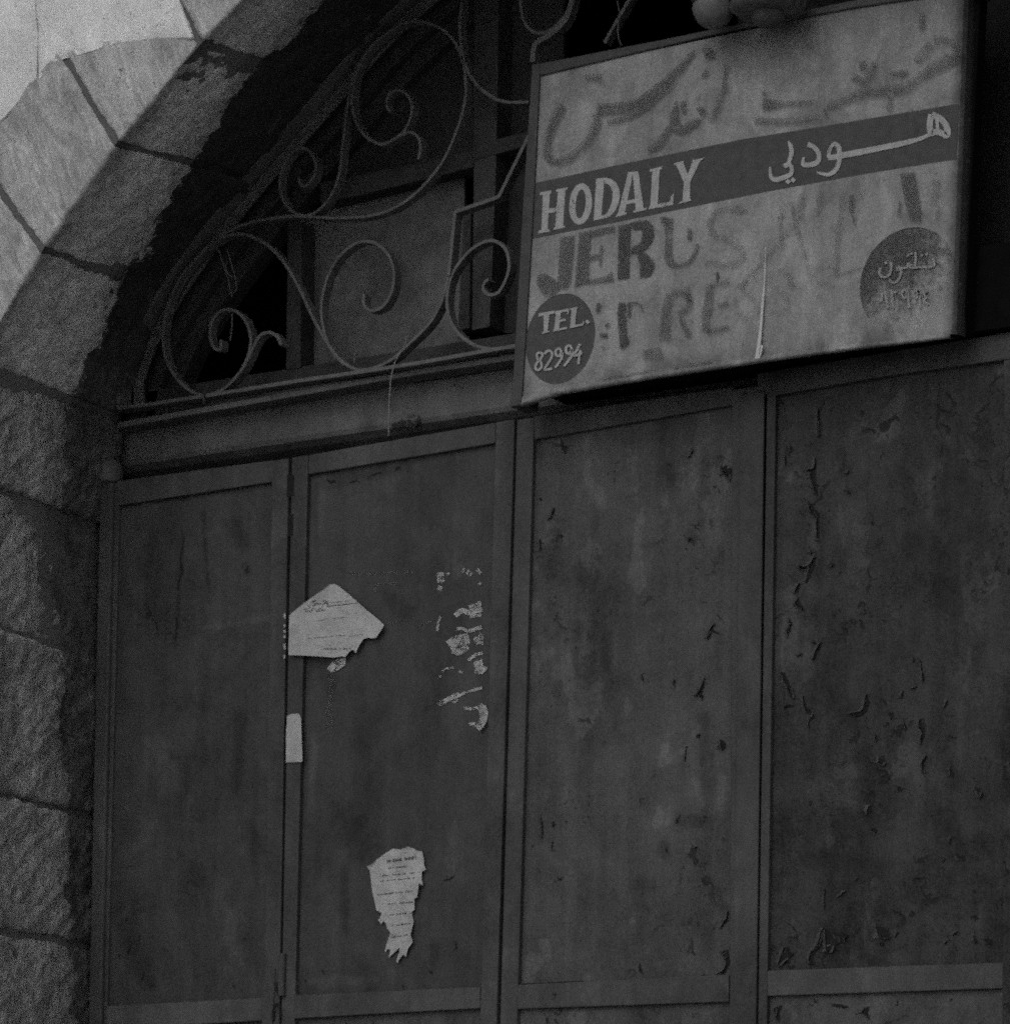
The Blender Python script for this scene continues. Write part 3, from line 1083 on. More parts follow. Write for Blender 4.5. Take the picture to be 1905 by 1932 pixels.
# pivot post with its cap
post = thing("pivot_post", "square steel pivot post with a round cap between stone jamb and doors", "post")
bm = bmesh.new()
a, b = P(188, 900, -.016), P(166, 1932, -.016)
prism(bm, [(a.x, a.z), (b.x, b.z), (b.x, .05), (b.x + .034, .05), (b.x + .034, b.z), (a.x + .034, a.z)], -.016, .02)
link("shaft", bm, M_FRAME, post, .004)
bm = bmesh.new()
c = P(205, 905, -.004)
lathe(bm, [(0, .038), (.02, .037), (.027, .031), (.029, .02), (.029, -.004), (.026, -.008), (0, -.008)], c, 24)
link("cap", bm, M_BEAM, post, smooth=True)

# leaf 2 (papers stuck on it)
d2_ = thing("door_leaf", "second steel door leaf from the left with torn papers stuck on it", "door", "folding steel door leaves of the shop")
vert("stile", d2_, (550, 863), (530, 1932), 31, 25, M_FRAME)
vert("stile", d2_, (935, 796), (905, 1932), 35, 31, M_FRAME)
member(d2_, "rail", [(582, 858), (934, 797), (933, 836), (581, 895)], M_FRAME, YD + .001, .050)
member(d2_, "rail", ZL((265, 1406), (1470, 1352), (1470, 1490), (265, 1556)), M_RAIL, YD - .001)
panel(d2_, [(575, 880), (945, 820), (915, 1875), (545, 1895)], M_P2)
lower_rails(d2_, -.55, -.05, M_FRAME, M_P2)
chips(d2_, [(ZL((1240, 662), (1275, 650), (1312, 628)), 2.6), (ZL((1315, 1065), (1318, 1110)), 3), (ZL((455, 1240), (460, 1272)), 2.8), (ZL((970, 1335), (974, 1362)), 2.5), (ZL((335, 1308),), 3),
            (ZL((1150, 1245), (1160, 1262)), 4), (ZL((140, 1080),), 3), (ZD((1380, 1655), (1420, 1650)), 6), (ZD((1500, 1660), (1540, 1650)), 3), (ZD((1620, 1620), (1680, 1600)), 4), (ZD((1760, 1580), (1790, 1570)), 4)], YP, False)
bm = bmesh.new()
pts = W(ZL((280, 1398), (1465, 1345)), YD)
# leaf 3
d3_ = thing("door_leaf", "middle steel door leaf directly below the sign, paint flaking", "door", "folding steel door leaves of the shop")
vert("stile", d3_, (975, 792), (943, 1932), 32, 32, M_FRAME)
vert("stile", d3_, (1381, 735), (1376, 1932), 50, 50, M_FRAME)
member(d3_, "rail", [(1007, 785), (1382, 729), (1382, 764), (1007, 829)], M_FRAME, YD + .001, .050)
member(d3_, "rail", ZJ((62, 1718), (1230, 1660), (1230, 1812), (58, 1852)), M_RAIL, YD + .001)
panel(d3_, [(1000, 815), (1395, 752), (1385, 1850), (970, 1872)], M_P3)
lower_rails(d3_, 0, .50, M_FRAME, M_P3)
member(d3_, "astragal", [(1396, 745), (1441, 737), (1425, 1960), (1381, 1960)], M_FRAME, YD - .006, YD - .0005)
bm = bmesh.new()
a, b = P(1396, 745, YD - .006), P(1381, 1960, YD - .006)
box(bm, b.x, b.x + .047, YD - .006, YD - .0005, .06, b.z - .003)
link("astragal", bm, M_FRAME, d3_)
chips(d3_, [(ZG((1425, 585), (1455, 605), (1470, 655)), 11), (ZG((1228, 465), (1222, 490), (1200, 512)), 3), (ZG((318, 845), (312, 880), (280, 922)), 3), (ZG((228, 1050), (232, 1090), (238, 1125)), 4),
            (ZG((1360, 1600), (1345, 1650), (1325, 1705)), 5), (ZG((1200, 1045), (1225, 1050)), 6), (ZG((1400, 740),), 3), (ZG((1080, 560),), 3.5), (ZG((230, 780), (236, 800)), 3), (ZG((360, 1020), (372, 1040)), 4),
            (ZJ((1092, 15), (1085, 75), (1070, 110), (1048, 120)), 4.5), (ZJ((1082, 110), (1085, 150)), 3), (ZJ((1185, 370), (1200, 400), (1205, 418)), 9), (ZJ((752, 5), (764, 48)), 3), (ZJ((925, 35), (935, 60)), 3),
            (ZJ((195, 790), (205, 850), (203, 915)), 3.2), (ZJ((262, 815), (268, 850)), 2.8), (ZJ((260, 930), (258, 980)), 2), (ZJ((1226, 1310), (1220, 1360), (1180, 1402)), 2.8),
            (ZJ((1195, 1540), (1222, 1535), (1226, 1590), (1210, 1635), (1195, 1650)), 6), (ZJ((1170, 1655), (1210, 1648)), 2.6), (ZJ((742, 1600), (742, 1630), (756, 1650)), 3.5), (ZJ((295, 1140), (310, 1125)), 3),
            (ZJ((1050, 350), (1075, 335)), 3), (ZJ((1000, 400), (990, 490)), 2), (ZJ((1060, 960), (1040, 965)), 3.5), (ZJ((945, 800), (950, 825)), 5), (ZJ((1090, 805),), 5), (ZJ((890, 975),), 4),
            (ZJ((620, 1690), (740, 1690), (850, 1680)), 2), (ZJ((70, 1715), (250, 1708), (440, 1695)), 2.2)], YP)
chips(d3_, [(ZJ((278, 1765), (275, 1778)), 4)], YD + .0008, False)
# leaf 4
d4_ = thing("door_leaf", "rightmost steel door leaf in view, its paint badly cracked and peeling", "door", "folding steel door leaves of the shop")
member(d4_, "rail", [(1428, 704), (1905, 626), (2010, 609), (2010, 660), (1905, 677), (1664, 710), (1471, 744), (1466, 745), (1430, 742)], M_FRAME, YD - .002, .050)
vert("stile", d4_, (1446, 742), (1429, 1932), 17, 17, M_FRAME)
vert("stile", d4_, (1893, 660), (1890, 1932), 60, 60, M_P4)
member(d4_, "rail", ZK((285, 1640), (1592, 1595), (1592, 1738), (285, 1780)), M_RAIL, YD + .001)
panel(d4_, [(1458, 728), (1905, 658), (1905, 1840), (1442, 1855)], M_P4)
lower_rails(d4_, .55, 1.05, M_FRAME, M_P4)
chips(d4_, [(ZH((552, 510), (554, 580), (555, 640)), 2.6), (ZH((505, 835), (518, 870), (538, 905), (540, 945)), 9), (ZH((500, 832), (535, 825)), 3), (ZH((538, 770), (540, 805)), 3), (ZH((528, 940), (545, 965)), 4),
            (ZH((508, 1015), (525, 1045), (552, 1075), (546, 1130), (548, 1200)), 4.2), (ZH((515, 1265), (518, 1290)), 3), (ZH((530, 1315), (512, 1370), (488, 1442)), 6), (ZH((455, 1360), (490, 1368)), 3),
            (ZH((452, 1448), (428, 1492)), 4), (ZH((438, 1535), (450, 1560), (476, 1588)), 6.5), (ZH((395, 1640), (410, 1670), (388, 1730)), 3.2), (ZH((562, 1775), (550, 1800), (530, 1858)), 3.6), (ZH((520, 1760), (560, 1778)), 2),
            (ZH((625, 1335), (640, 1360)), 7), (ZH((510, 1130),), 3.4), (ZH((1068, 1850), (1075, 1870)), 3.5), (ZH((1112, 1880), (1115, 1940)), 4), (ZH((375, 750), (380, 810)), 3), (ZH((400, 705), (408, 735)), 3.4),
            (ZH((375, 510),), 4), (ZH((910, 1650),), 3), (ZH((843, 1110), (846, 1130)), 2), (ZH((720, 840), (715, 860)), 5), (ZH((710, 950), (730, 960)), 4), (ZH((440, 1840), (470, 1825)), 2.4),
            (ZK((362, 0), (385, 40), (405, 80), (418, 130)), 6.5), (ZK((480, 125), (490, 180), (528, 220), (515, 265), (512, 305)), 3), (ZK((375, 200), (390, 178), (435, 178)), 3.4), (ZK((830, 118), (828, 170), (800, 220), (762, 225)), 5),
            (ZK((1138, -5), (1142, 40)), 4), (ZK((1110, 72), (1075, 88)), 2), (ZK((1032, 98), (1026, 140)), 4), (ZK((1278, 150), (1260, 196)), 4), (ZK((1030, 268), (1046, 290), (1046, 320)), 3.4),
            (ZK((1128, 250), (1128, 285), (1142, 320), (1140, 350), (1130, 385)), 5.5), (ZK((878, 342), (884, 380)), 3.4), (ZK((905, 470), (915, 505)), 7), (ZK((1160, 455), (1136, 490), (1138, 525), (1150, 552)), 3.2),
            (ZK((1000, 635), (1025, 640)), 7), (ZK((965, 230),), 6), (ZK((1430, 635), (1448, 655), (1455, 685)), 6), (ZK((855, 725), (835, 785)), 7), (ZK((855, 860), (890, 870)), 7), (ZK((940, 590),), 5),
            (ZK((1290, 520), (1300, 570)), 6), (ZK((1300, 900), (1285, 940)), 6), (ZK((1320, 1000), (1375, 1030)), 6), (ZK((1256, 1028),), 5), (ZK((603, 1410), (590, 1455), (570, 1512), (535, 1540), (522, 1580), (536, 1608)), 5.5),
            (ZK((385, 1515), (368, 1560), (352, 1610)), 5), (ZK((385, 1515), (410, 1540)), 6), (ZK((890, 1405), (930, 1440)), 13), (ZK((1005, 1425), (992, 1455)), 5), (ZK((1425, 1345),), 7), (ZK((1335, 1420), (1305, 1448)), 4.5),
            (ZK((1275, 1475), (1262, 1500)), 4), (ZK((1425, 1440), (1430, 1470), (1445, 1485)), 5), (ZK((1480, 1465), (1505, 1475), (1520, 1500)), 6.5), (ZK((905, 1490), (930, 1495)), 4), (ZK((1600, 1410), (1615, 1400)), 7),
            (ZK((640, 1430), (690, 1450), (725, 1455)), 9), (ZK((640, 1500), (600, 1550)), 8), (ZK((820, 1850), (830, 1870)), 12), (ZK((360, 1835), (330, 1855), (345, 1905)), 6), (ZK((555, 1812),), 5), (ZK((640, 1830), (730, 1838)), 4),
            (ZK((1000, 1820),), 5), (ZK((1295, 1800),), 5), (ZK((600, 1180), (600, 1300)), 2.4), (ZK((720, 1200), (670, 1240)), 3), (ZK((780, 1130), (770, 1145)), 3), (ZK((1420, 1200),), 4)], YP)
def marks(parent, name, mat, items, y):
    """write stains or scrapes (pixel strokes and widths) into the sheet of a leaf as a vertex value that frays out in its paint"""
    pan = next(o for o in parent.children if o.name.startswith("panel"))
    me = pan.data
    segs = []
    for pts, w in items:
        if len(pts) == 1:
            u, v = pts[0]
            pts = [(u - w * .2, v - w * .5), (u + w * .2, v + w * .5)]
        q = [(p.x, p.z) for p in W(pts, YP)]
        segs.append((q, w * .00105 * .85))
    at = me.attributes.new(name, 'FLOAT', 'POINT')
    for i, v in enumerate(me.vertices):
        x, z = v.co.x, v.co.z
        best = 0
        for q, r in segs:
            if not (min(p[0] for p in q) - r < x < max(p[0] for p in q) + r and min(p[1] for p in q) - r < z < max(p[1] for p in q) + r):
                continue
            for (ax, az), (bx, bz) in zip(q, q[1:]):
                dx, dz = bx - ax, bz - az
                t = max(0, min(1, ((x - ax) * dx + (z - az) * dz) / (dx * dx + dz * dz + 1e-12)))
                d = math.hypot(x - ax - dx * t, z - az - dz * t)
                best = max(best, 1 - d / r)
        at.data[i].value = best


def mid3(z, *pts):
    p = z(*pts)
    return [p[0], lerp2(p[0], p[1], .35), lerp2(p[0], p[1], .7), p[1]]


YM = YP - .00008
marks(d1, "stain", None, [(mid3(ZE, (1045, 1000), (995, 1740)), 9), (mid3(ZE, (1150, 1000), (1185, 1500)), 11), (ZE((1350, 1110),), 34), (ZE((1400, 1320),), 16), (ZF((720, 1480),), 44), (ZF((800, 1660),), 40),
                             (mid3(ZF, (1330, 250), (1300, 640)), 30), (ZF((1400, 900),), 40), (ZF((1090, 1160),), 44), (mid3(ZE, (680, 830), (1500, 760)), 10)], YM)
marks(d1, "scuff", None, [(mid3(ZE, (1160, 1650), (1520, 1590)), 14), (ZF((1250, 1300),), 60), (ZF((1350, 1620),), 46), (mid3(ZF, (620, 300), (600, 1500)), 5), (ZF((900, 500),), 60)], YM - .0003)
marks(d2_, "stain", None, [(mid3(ZD, (1360, 1650), (1830, 1575)), 26), (mid3(ZL, (590, 590), (600, 960)), 24), (mid3(ZL, (1180, 1090), (1160, 1300)), 22), (ZL((720, 1260),), 40), (mid3(ZE, (1790, 830), (1790, 1200)), 12),
                              (ZL((700, 380),), 60), (mid3(ZC, (560, 1700), (620, 1850)), 50), (mid3(ZC, (860, 300), (1000, 420)), 30)], YM)
marks(d2_, "scuff", None, [(mid3(ZE, (1810, 900), (1800, 1100)), 26), (mid3(ZL, (350, 1320), (800, 1310)), 20), (ZC((1260, 40),), 50), (mid3(ZC, (400, 1250), (380, 1700)), 16), (ZL((1300, 560),), 36)], YM - .0003)
marks(d3_, "scuff", None, [(mid3(ZG, (535, 390), (540, 570)), 17), (ZG((548, 660),), 16), (mid3(ZG, (345, 630), (340, 725)), 9), (ZG((620, 790),), 24), (mid3(ZG, (330, 920), (240, 1060)), 30), (mid3(ZG, (340, 960), (410, 1090)), 14),
                              (ZG((1050, 795),), 15), (mid3(ZG, (535, 1590), (520, 1870)), 28), (mid3(ZG, (730, 1620), (715, 1890)), 15), (mid3(ZG, (320, 1780), (230, 1860)), 14), (mid3(ZG, (1200, 600), (1190, 800)), 34),
                              (ZG((600, 520),), 12), (mid3(ZJ, (1050, 600), (1085, 720)), 18), (mid3(ZJ, (1190, 580), (1180, 745)), 16), (mid3(ZJ, (1152, 1005), (1148, 1098)), 4), (mid3(ZJ, (290, 1140), (370, 1090)), 7),
                              (mid3(ZJ, (215, 690), (235, 660)), 8), (mid3(ZJ, (440, 1690), (460, 1675)), 7), (mid3(ZJ, (980, 440), (1070, 300)), 14)], YM - .0003)
marks(d3_, "stain", None, [(mid3(ZG, (1300, 560), (1280, 760)), 26), (ZG((1080, 620),), 22), (mid3(ZJ, (1100, 250), (1110, 640)), 36), (mid3(ZJ, (960, 800), (1130, 840)), 26), (ZJ((880, 975),), 22), (mid3(ZJ, (760, 1200), (740, 1420)), 50),
                              (ZG((230, 1110),), 18), (mid3(ZG, (640, 1600), (660, 1900)), 26), (ZJ((1180, 1250),), 30), (ZG((1230, 1040),), 20), (mid3(ZG, (230, 440), (240, 620)), 14)], YM)
marks(d4_, "stain", None, [(mid3(ZK, (820, 440), (850, 800)), 30), (mid3(ZK, (1295, 500), (1320, 620)), 24), (mid3(ZK, (1300, 880), (1330, 1100)), 34), (mid3(ZK, (620, 1420), (640, 1580)), 34), (mid3(ZK, (640, 1440), (720, 1460)), 22),
                              (ZK((920, 1430),), 22), (mid3(ZK, (780, 1130), (660, 1250)), 20), (mid3(ZK, (1080, 1210), (1150, 1290)), 30), (ZK((400, 1540),), 24), (mid3(ZK, (800, 1580), (950, 1590)), 16), (mid3(ZH, (720, 830), (710, 960)), 16),
                              (ZH((620, 1650),), 22), (ZH((1290, 1000),), 70), (mid3(ZH, (1150, 1200), (1250, 1500)), 70), (mid3(ZK, (590, 1180), (600, 1320)), 10), (ZK((770, 250),), 30), (mid3(ZK, (500, 1000), (900, 1060)), 40),
                              (ZK((1470, 930),), 26), (mid3(ZH, (380, 560), (390, 820)), 12)], YM)
marks(d4_, "scuff", None, [(mid3(ZK, (460, 820), (490, 960)), 28), (mid3(ZK, (620, 230), (560, 330)), 40), (mid3(ZK, (520, 640), (600, 600)), 22), (mid3(ZK, (400, 980), (640, 930)), 18), (mid3(ZK, (690, 1570), (760, 1560)), 16),
                              (mid3(ZK, (960, 1570), (1060, 1555)), 14), (mid3(ZH, (780, 590), (700, 660)), 22), (mid3(ZH, (660, 950), (690, 1250)), 9), (mid3(ZH, (500, 1690), (600, 1730)), 24), (ZH((520, 1480),), 24),
                              (mid3(ZK, (1200, 420), (1250, 700)), 30), (mid3(ZK, (860, 1140), (840, 1360)), 20), (mid3(ZH, (950, 620), (850, 680)), 16), (ZH((450, 900),), 30)], YM - .0003)
def wedges(parent, polys, y):
    bm = bmesh.new()
    for q, pts in enumerate(polys):
        out = []
        for a, b in zip(pts, pts[1:] + pts[:1]):
            out.append(a)
            l = math.dist(a, b)
            for t in range(1, int(l / 3) + 1):
                f = t / (int(l / 3) + 1)
                p = lerp2(a, b, f)
                out.append((p[0] + R.uniform(-.8, .8), p[1] + R.uniform(-.8, .8)))
        ws = W(out, y - .0014 - .00005 * q)
        vs_ = [bm.verts.new(p) for p in ws]
        for t_ in tessellate_polygon([[Vector((p.x, p.z, 0)) for p in ws]]):
            bm.faces.new([vs_[k] for k in t_])
    stuff(link("bare_patch", bm, M_BARE, parent))
    bm = bmesh.new()
    for pts in polys:
        # the paint beside the bare place has sprung away from the sheet
        m = len(pts) // 2
        edge = smooth_path(pts[m:] + pts[:1], 4)
        v0 = [bm.verts.new(P(u - 4.5 + R.uniform(-1, 1), v - 1.5, y - .0006)) for u, v in edge]
        v1 = [bm.verts.new(P(u + .4, v, y - .0045 - R.uniform(0, .0025))) for u, v in edge]
        for i in range(len(edge) - 1):
            bm.faces.new((v0[i], v0[i + 1], v1[i + 1], v1[i]))
    stuff(link("paint_flake", bm, M_LIP, parent))


wedges(d4_, [ZH((535, 765), (546, 800), (538, 830), (540, 870), (545, 905), (552, 975), (540, 960), (526, 930), (514, 890), (508, 855), (494, 832), (528, 822)),
             ZH((498, 1010), (524, 1020), (534, 1048), (560, 1075), (556, 1120), (558, 1205), (546, 1212), (543, 1130), (538, 1092), (512, 1060)),
             ZH((538, 1300), (534, 1345), (518, 1388), (490, 1450), (482, 1442), (498, 1392), (500, 1374), (468, 1376), (448, 1352), (480, 1356), (508, 1342), (524, 1315)),
             ZH((458, 1440), (444, 1496), (424, 1498), (438, 1462)), ZH((446, 1522), (458, 1552), (484, 1594), (452, 1574), (426, 1556)),
             ZH((562, 1766), (580, 1764), (553, 1812), (532, 1864), (524, 1852), (540, 1808)), ZH((550, 505), (562, 510), (557, 570), (558, 650), (549, 630)),
             ZH((395, 1640), (412, 1662), (402, 1700), (388, 1738), (386, 1700), (398, 1672)),
             ZK((356, -10), (380, 0), (402, 48), (418, 80), (432, 134), (414, 132), (392, 80)), ZK((478, 118), (490, 150), (500, 185), (536, 222), (524, 250), (516, 232), (488, 195)),
             ZK((596, 1404), (590, 1470), (575, 1518), (548, 1534), (536, 1560), (544, 1612), (520, 1604), (511, 1575), (526, 1533), (552, 1505), (568, 1468), (580, 1420)),
             ZK((600, 1412), (640, 1440), (728, 1444), (702, 1482), (655, 1500), (640, 1540), (610, 1530), (604, 1480)),
             ZK((378, 1508), (396, 1520), (412, 1545), (445, 1538), (402, 1572), (366, 1604), (344, 1616), (352, 1570)), ZK((880, 1392), (952, 1428), (958, 1458), (918, 1464), (892, 1430)),
             ZK((818, 1846), (844, 1838), (834, 1884), (806, 1870)), ZK((1122, 250), (1140, 282), (1153, 320), (1148, 352), (1130, 394), (1126, 360), (1134, 330), (1117, 290)),
             ZK((826, 112), (842, 160), (834, 202), (806, 234), (764, 240), (734, 222), (788, 212), (812, 188)), ZK((1136, -10), (1148, 0), (1146, 46), (1138, 44)),
             ZK((1160, 450), (1168, 458), (1146, 495), (1150, 530), (1154, 556), (1138, 535), (1134, 490)), ZK((900, 462), (918, 470), (940, 490), (918, 512), (895, 490)), ZK((1425, 628), (1450, 645), (1466, 660), (1454, 690), (1444, 664)),
             ZK((1476, 1460), (1510, 1468), (1526, 1504), (1500, 1490)), ZK((330, 1838), (366, 1828), (352, 1862), (350, 1912), (332, 1900), (340, 1860))], YP)
wedges(d3_, [ZG((1418, 580), (1450, 588), (1490, 588), (1478, 630), (1470, 668), (1450, 636), (1424, 612)), ZJ((1096, 16), (1094, 80), (1080, 118), (1090, 154), (1074, 134), (1060, 116), (1042, 126), (1064, 98), (1080, 68)),
             ZJ((1183, 366), (1214, 384), (1208, 424), (1188, 412)), ZJ((1188, 1538), (1228, 1522), (1236, 1590), (1217, 1642), (1202, 1657), (1162, 1658), (1196, 1640), (1214, 1600), (1204, 1560)),
             ZJ((1224, 1305), (1232, 1320), (1222, 1365), (1182, 1406), (1200, 1372), (1216, 1350)), ZG((1230, 460), (1234, 470), (1222, 498), (1198, 514), (1216, 492)), ZG((318, 840), (324, 860), (310, 895), (278, 924), (300, 890)),
             ZG((1376, 1600), (1358, 1640), (1420, 1680), (1350, 1660), (1320, 1708), (1340, 1645))], YP)
# the folded leaves beyond the picture, to the far jamb
d5_ = thing("door_leaf", "steel door leaf at the far right beyond the cracked leaf", "door", "folding steel door leaves of the shop")
bm = bmesh.new()
box(bm, 1.095, 1.61, YP, YP + .003, .1, 3.36)
link("panel", bm, M_P2, d5_)
for xa, xb in ((1.088, 1.13), (1.575, 1.61)):
    bm = bmesh.new()
    box(bm, xa, xb, YD, .004, .06, 3.37)
    link("stile", bm, M_FRAME, d5_)
d6_ = thing("door_leaf", "narrow steel door leaf against the far right jamb", "door", "folding steel door leaves of the shop")
bm = bmesh.new()
box(bm, 1.62, 2.08, YP, YP + .003, .1, 3.36)
link("panel", bm, M_P1, d6_)
for xa, xb in ((1.62, 1.66), (2.045, 2.09)):
    bm = bmesh.new()
    box(bm, xa, xb, YD, .004, .06, 3.37)
    link("stile", bm, M_FRAME, d6_)
step = bmesh.new()
box(step, -1.05, 2 * XM + 1.05, -.4, .1, -.05, .055)
structure(link("doorstep", step, M_JAMB))


# ------------------------------------------------------------------ papers on the doors
SURF = [None]
PAPER_Y = [0]


def sheet(name, outline, y, curl, mat, th=.0006, tgt=.012, parent=None, lift=None):
    """torn paper: traced outline filled, finely divided and lifted a little at its edges"""
    bm = bmesh.new()
    pts_ = W(outline, y)
    vs_ = [bm.verts.new(p) for p in pts_]
    for t_ in tessellate_polygon([[Vector((p.x, p.z, 0)) for p in pts_]]):
        bm.faces.new([vs_[q] for q in t_])
    for _ in range(5):
        es = [e_ for e_ in bm.edges if e_.calc_length() > tgt]
        if not es:
            break
        bmesh.ops.subdivide_edges(bm, edges=es, cuts=1)
        bmesh.ops.triangulate(bm, faces=bm.faces[:])
    cx_ = sum(v.co.x for v in bm.verts) / len(bm.verts)
    cz_ = sum(v.co.z for v in bm.verts) / len(bm.verts)
    def surf(x, z):
        return y - (abs(mnoise.noise(Vector((x, y, z)) * 14)) + .5 * abs(mnoise.noise(Vector((x, y, z)) * 37))) * curl - (lift(x - cx_, z - cz_) if lift else 0)
    SURF[0] = surf
    PAPER_Y[0] = y
    for v in bm.verts:
        bnd = 1 if v.is_boundary else 0
        yn = surf(v.co.x, v.co.z) - bnd * curl * .6 * abs(mnoise.noise(v.co * 30 + Vector((5, 1, 2))))
        v.co = CAM + (v.co - CAM) * ((yn - CAM.y) / (v.co.y - CAM.y))
    return link(name, bm, mat, parent, smooth=True)


def on_paper(q, f):
    b = P(*q, PAPER_Y[0])
    p = P(*q, f(b.x, b.z) - .0007)
    return p


def ink_line(bm, a, b, y, h, rnd, gapp=.22):
    """a line of illegible small print: short strokes of uneven height"""
    l = math.dist(a, b)
    t = 0
    while t < l:
        w = rnd.uniform(1.2, 4.2)
        if rnd.random() > gapp:
            hh = h * rnd.uniform(.45, 1.15)
            u0, v0 = lerp2(a, b, t / l)
            u1, v1 = lerp2(a, b, min((t + w) / l, 1))
            s = rnd.uniform(-.5, .5)
            vs_ = [bm.verts.new(on_paper(q, y)) for q in ((u0, v0 + hh * .4), (u1, v1 + hh * .4), (u1 + s, v1 - hh * .6 * rnd.uniform(.4, 1)), (u0 + s, v0 - hh * .6))]
            bm.faces.new(vs_)
        t += w + rnd.uniform(.1, .9)


YQ = YD - .0065
p1 = tag(sheet("torn_paper", ZC((238, 442), (330, 365), (420, 302), (498, 243), (530, 240), (557, 252), (640, 322), (740, 410), (820, 475), (852, 506), (828, 545), (800, 588), (770, 592), (742, 586), (716, 598),
                                 (700, 622), (684, 650), (667, 688), (655, 668), (640, 666), (618, 688), (600, 712), (575, 708), (530, 716), (420, 708), (300, 702), (232, 700)), YQ, .0045, M_PAPER, lift=lambda dx, dz: -.009 * min(1, max(0, (dx + .035) / .03))),
         "pale pentagon-shaped torn paper stuck across the gap between the first two door leaves", "paper")
rr = random.Random(3)
bm = bmesh.new()
yk = SURF[0]
for a, b, h, g in (((480, 385), (690, 362), 2.2, .0), ((360, 592), (600, 572), 1.3, .1), ((430, 660), (640, 660), 3.2, .15), ((620, 600), (625, 575), 1.2, 0), ((620, 580), (720, 565), 1.2, .1), ((400, 480), (600, 455), 1.0, .3), ((470, 365), (660, 345), 1.2, .3)):
    ink_line(bm, *ZC(a, b), yk, h, rr, g)
for _ in range(46):
    u, v = rr.uniform(290, 470), rr.uniform(345, 420)
    if v > 442 - (u - 238) * .62 and v < 430:
        ink_line(bm, *ZC((u, v), (u + 22, v - 4)), yk, 2.6, rr, .2)
stuff(link("print", bm, M_INK, p1))
p2 = tag(sheet("paper_strip", ZC((224, 1092), (262, 1080), (300, 1080), (314, 1108), (318, 1240), (322, 1330), (322, 1392), (216, 1396), (216, 1240)), YQ + .004, .0012, M_PAPER),
         "small upright paper strip pasted on the stile below the pentagon-shaped paper", "paper")
p3 = tag(sheet("torn_leaflet", ZL((740, 572), (775, 552), (802, 528), (850, 492), (910, 455), (955, 462), (1008, 442), (1040, 455), (1068, 472), (1095, 474), (1108, 520), (1110, 560), (1122, 592), (1096, 606), (1094, 650),
                                   (1104, 696), (1076, 680), (1066, 770), (1046, 780), (1048, 850), (1030, 868), (1042, 930), (1030, 980), (1022, 1015), (1036, 1062), (1006, 1102), (992, 1156), (975, 1140), (950, 1172), (936, 1198),
                                   (930, 1180), (948, 1130), (952, 1098), (920, 1125), (880, 1166), (886, 1135), (892, 1112), (872, 1105), (860, 1130), (855, 1112), (872, 1060), (892, 1000), (872, 975), (862, 938), (846, 925), (832, 945), (814, 920), (836, 872),
                                   (802, 858), (790, 800), (780, 760), (770, 700), (764, 640), (758, 600)), YP - .003, .007, M_PAPER),
         "tapering torn leaflet with lines of small print low on the second leaf", "leaflet")
bm = bmesh.new()
yk = SURF[0]
for a, b, h, g in (((870, 540), (1058, 515), 6.5, .12), ((880, 582), (1000, 572), 2.4, .35), ((840, 632), (1050, 612), 2.2, .4), ((815, 668), (1050, 645), 2.4, .3), ((805, 755), (1045, 730), 2.6, .15), ((875, 815), (1040, 802), 2.6, .15),
                   ((885, 885), (1030, 872), 2.6, .12), ((900, 955), (1030, 940), 2.6, .12), ((900, 1030), (1000, 1015), 2.4, .2)):
    ink_line(bm, *ZL(a, b), yk, h, rr, g)
stuff(link("print", bm, M_INK, p3))


def poly(bm, pts, y):
    bm.faces.new([bm.verts.new(p) for p in W(pts, y)])


bm = bmesh.new()
yr = YP - .0008
for q, w in ((((1215, 165), (1218, 230)), 13), (((1200, 262), (1225, 270)), 8), (((1260, 165), (1272, 180)), 5), (((1355, 165), (1372, 140)), 5), (((1385, 175), (1400, 145)), 4), (((1405, 185), (1420, 165)), 4),
             (((1450, 145), (1476, 172)), 6), (((1462, 245), (1478, 232)), 5), (((1400, 395), (1480, 365)), 9), (((1310, 445), (1360, 410), (1400, 425), (1490, 400)), 10), (((1410, 450), (1480, 440)), 6),
             (((1215, 450), (1202, 490), (1196, 545)), 4.6), (((1320, 530), (1360, 530), (1395, 550)), 6), (((1400, 545), (1480, 520)), 7), (((1270, 640), (1320, 610), (1400, 590)), 20), (((1290, 670), (1340, 680), (1390, 640)), 12), (((1440, 615), (1480, 590)), 15),
             (((1480, 560), (1480, 635)), 7), (((1395, 735), (1440, 700), (1490, 685)), 6), (((1430, 760), (1490, 745)), 10), (((1440, 790), (1480, 800), (1498, 770)), 14), (((1225, 802), (1260, 785), (1305, 782)), 4),
             (((1335, 805), (1360, 812)), 4), (((1205, 842), (1220, 838)), 4), (((1200, 1020), (1260, 990), (1340, 955)), 9), (((1340, 960), (1400, 935), (1485, 912)), 5), (((1290, 1010), (1330, 990)), 4),
             (((1370, 1045), (1430, 1050)), 5), (((1400, 1150), (1440, 1145)), 6)):
    stroke(bm, ZC(*q), w, yr, 3)
    yr -= .00005
rs = thing("poster_residue", "broken column of white paper residue from a stripped poster on the second leaf", "paper residue")
link_letters(bm, M_RESID, rs, "residue_patch")
sheet("curled_scrap", ZC((1430, 1040), (1480, 1012), (1510, 1030), (1525, 1070), (1518, 1120), (1495, 1165), (1468, 1190), (1438, 1175), (1432, 1152), (1462, 1130), (1470, 1090), (1460, 1060)), YP - .002, .002, M_RESID, parent=rs,
      lift=lambda dx, dz: max(0, dx + .006) * .45)
sheet("torn_scrap", ZC((480, 790), (520, 740), (560, 715), (605, 722), (600, 765), (560, 795), (515, 812)), YP - .002, .001, M_RESID, parent=rs)
bm = bmesh.new()
yr = YP - .0006
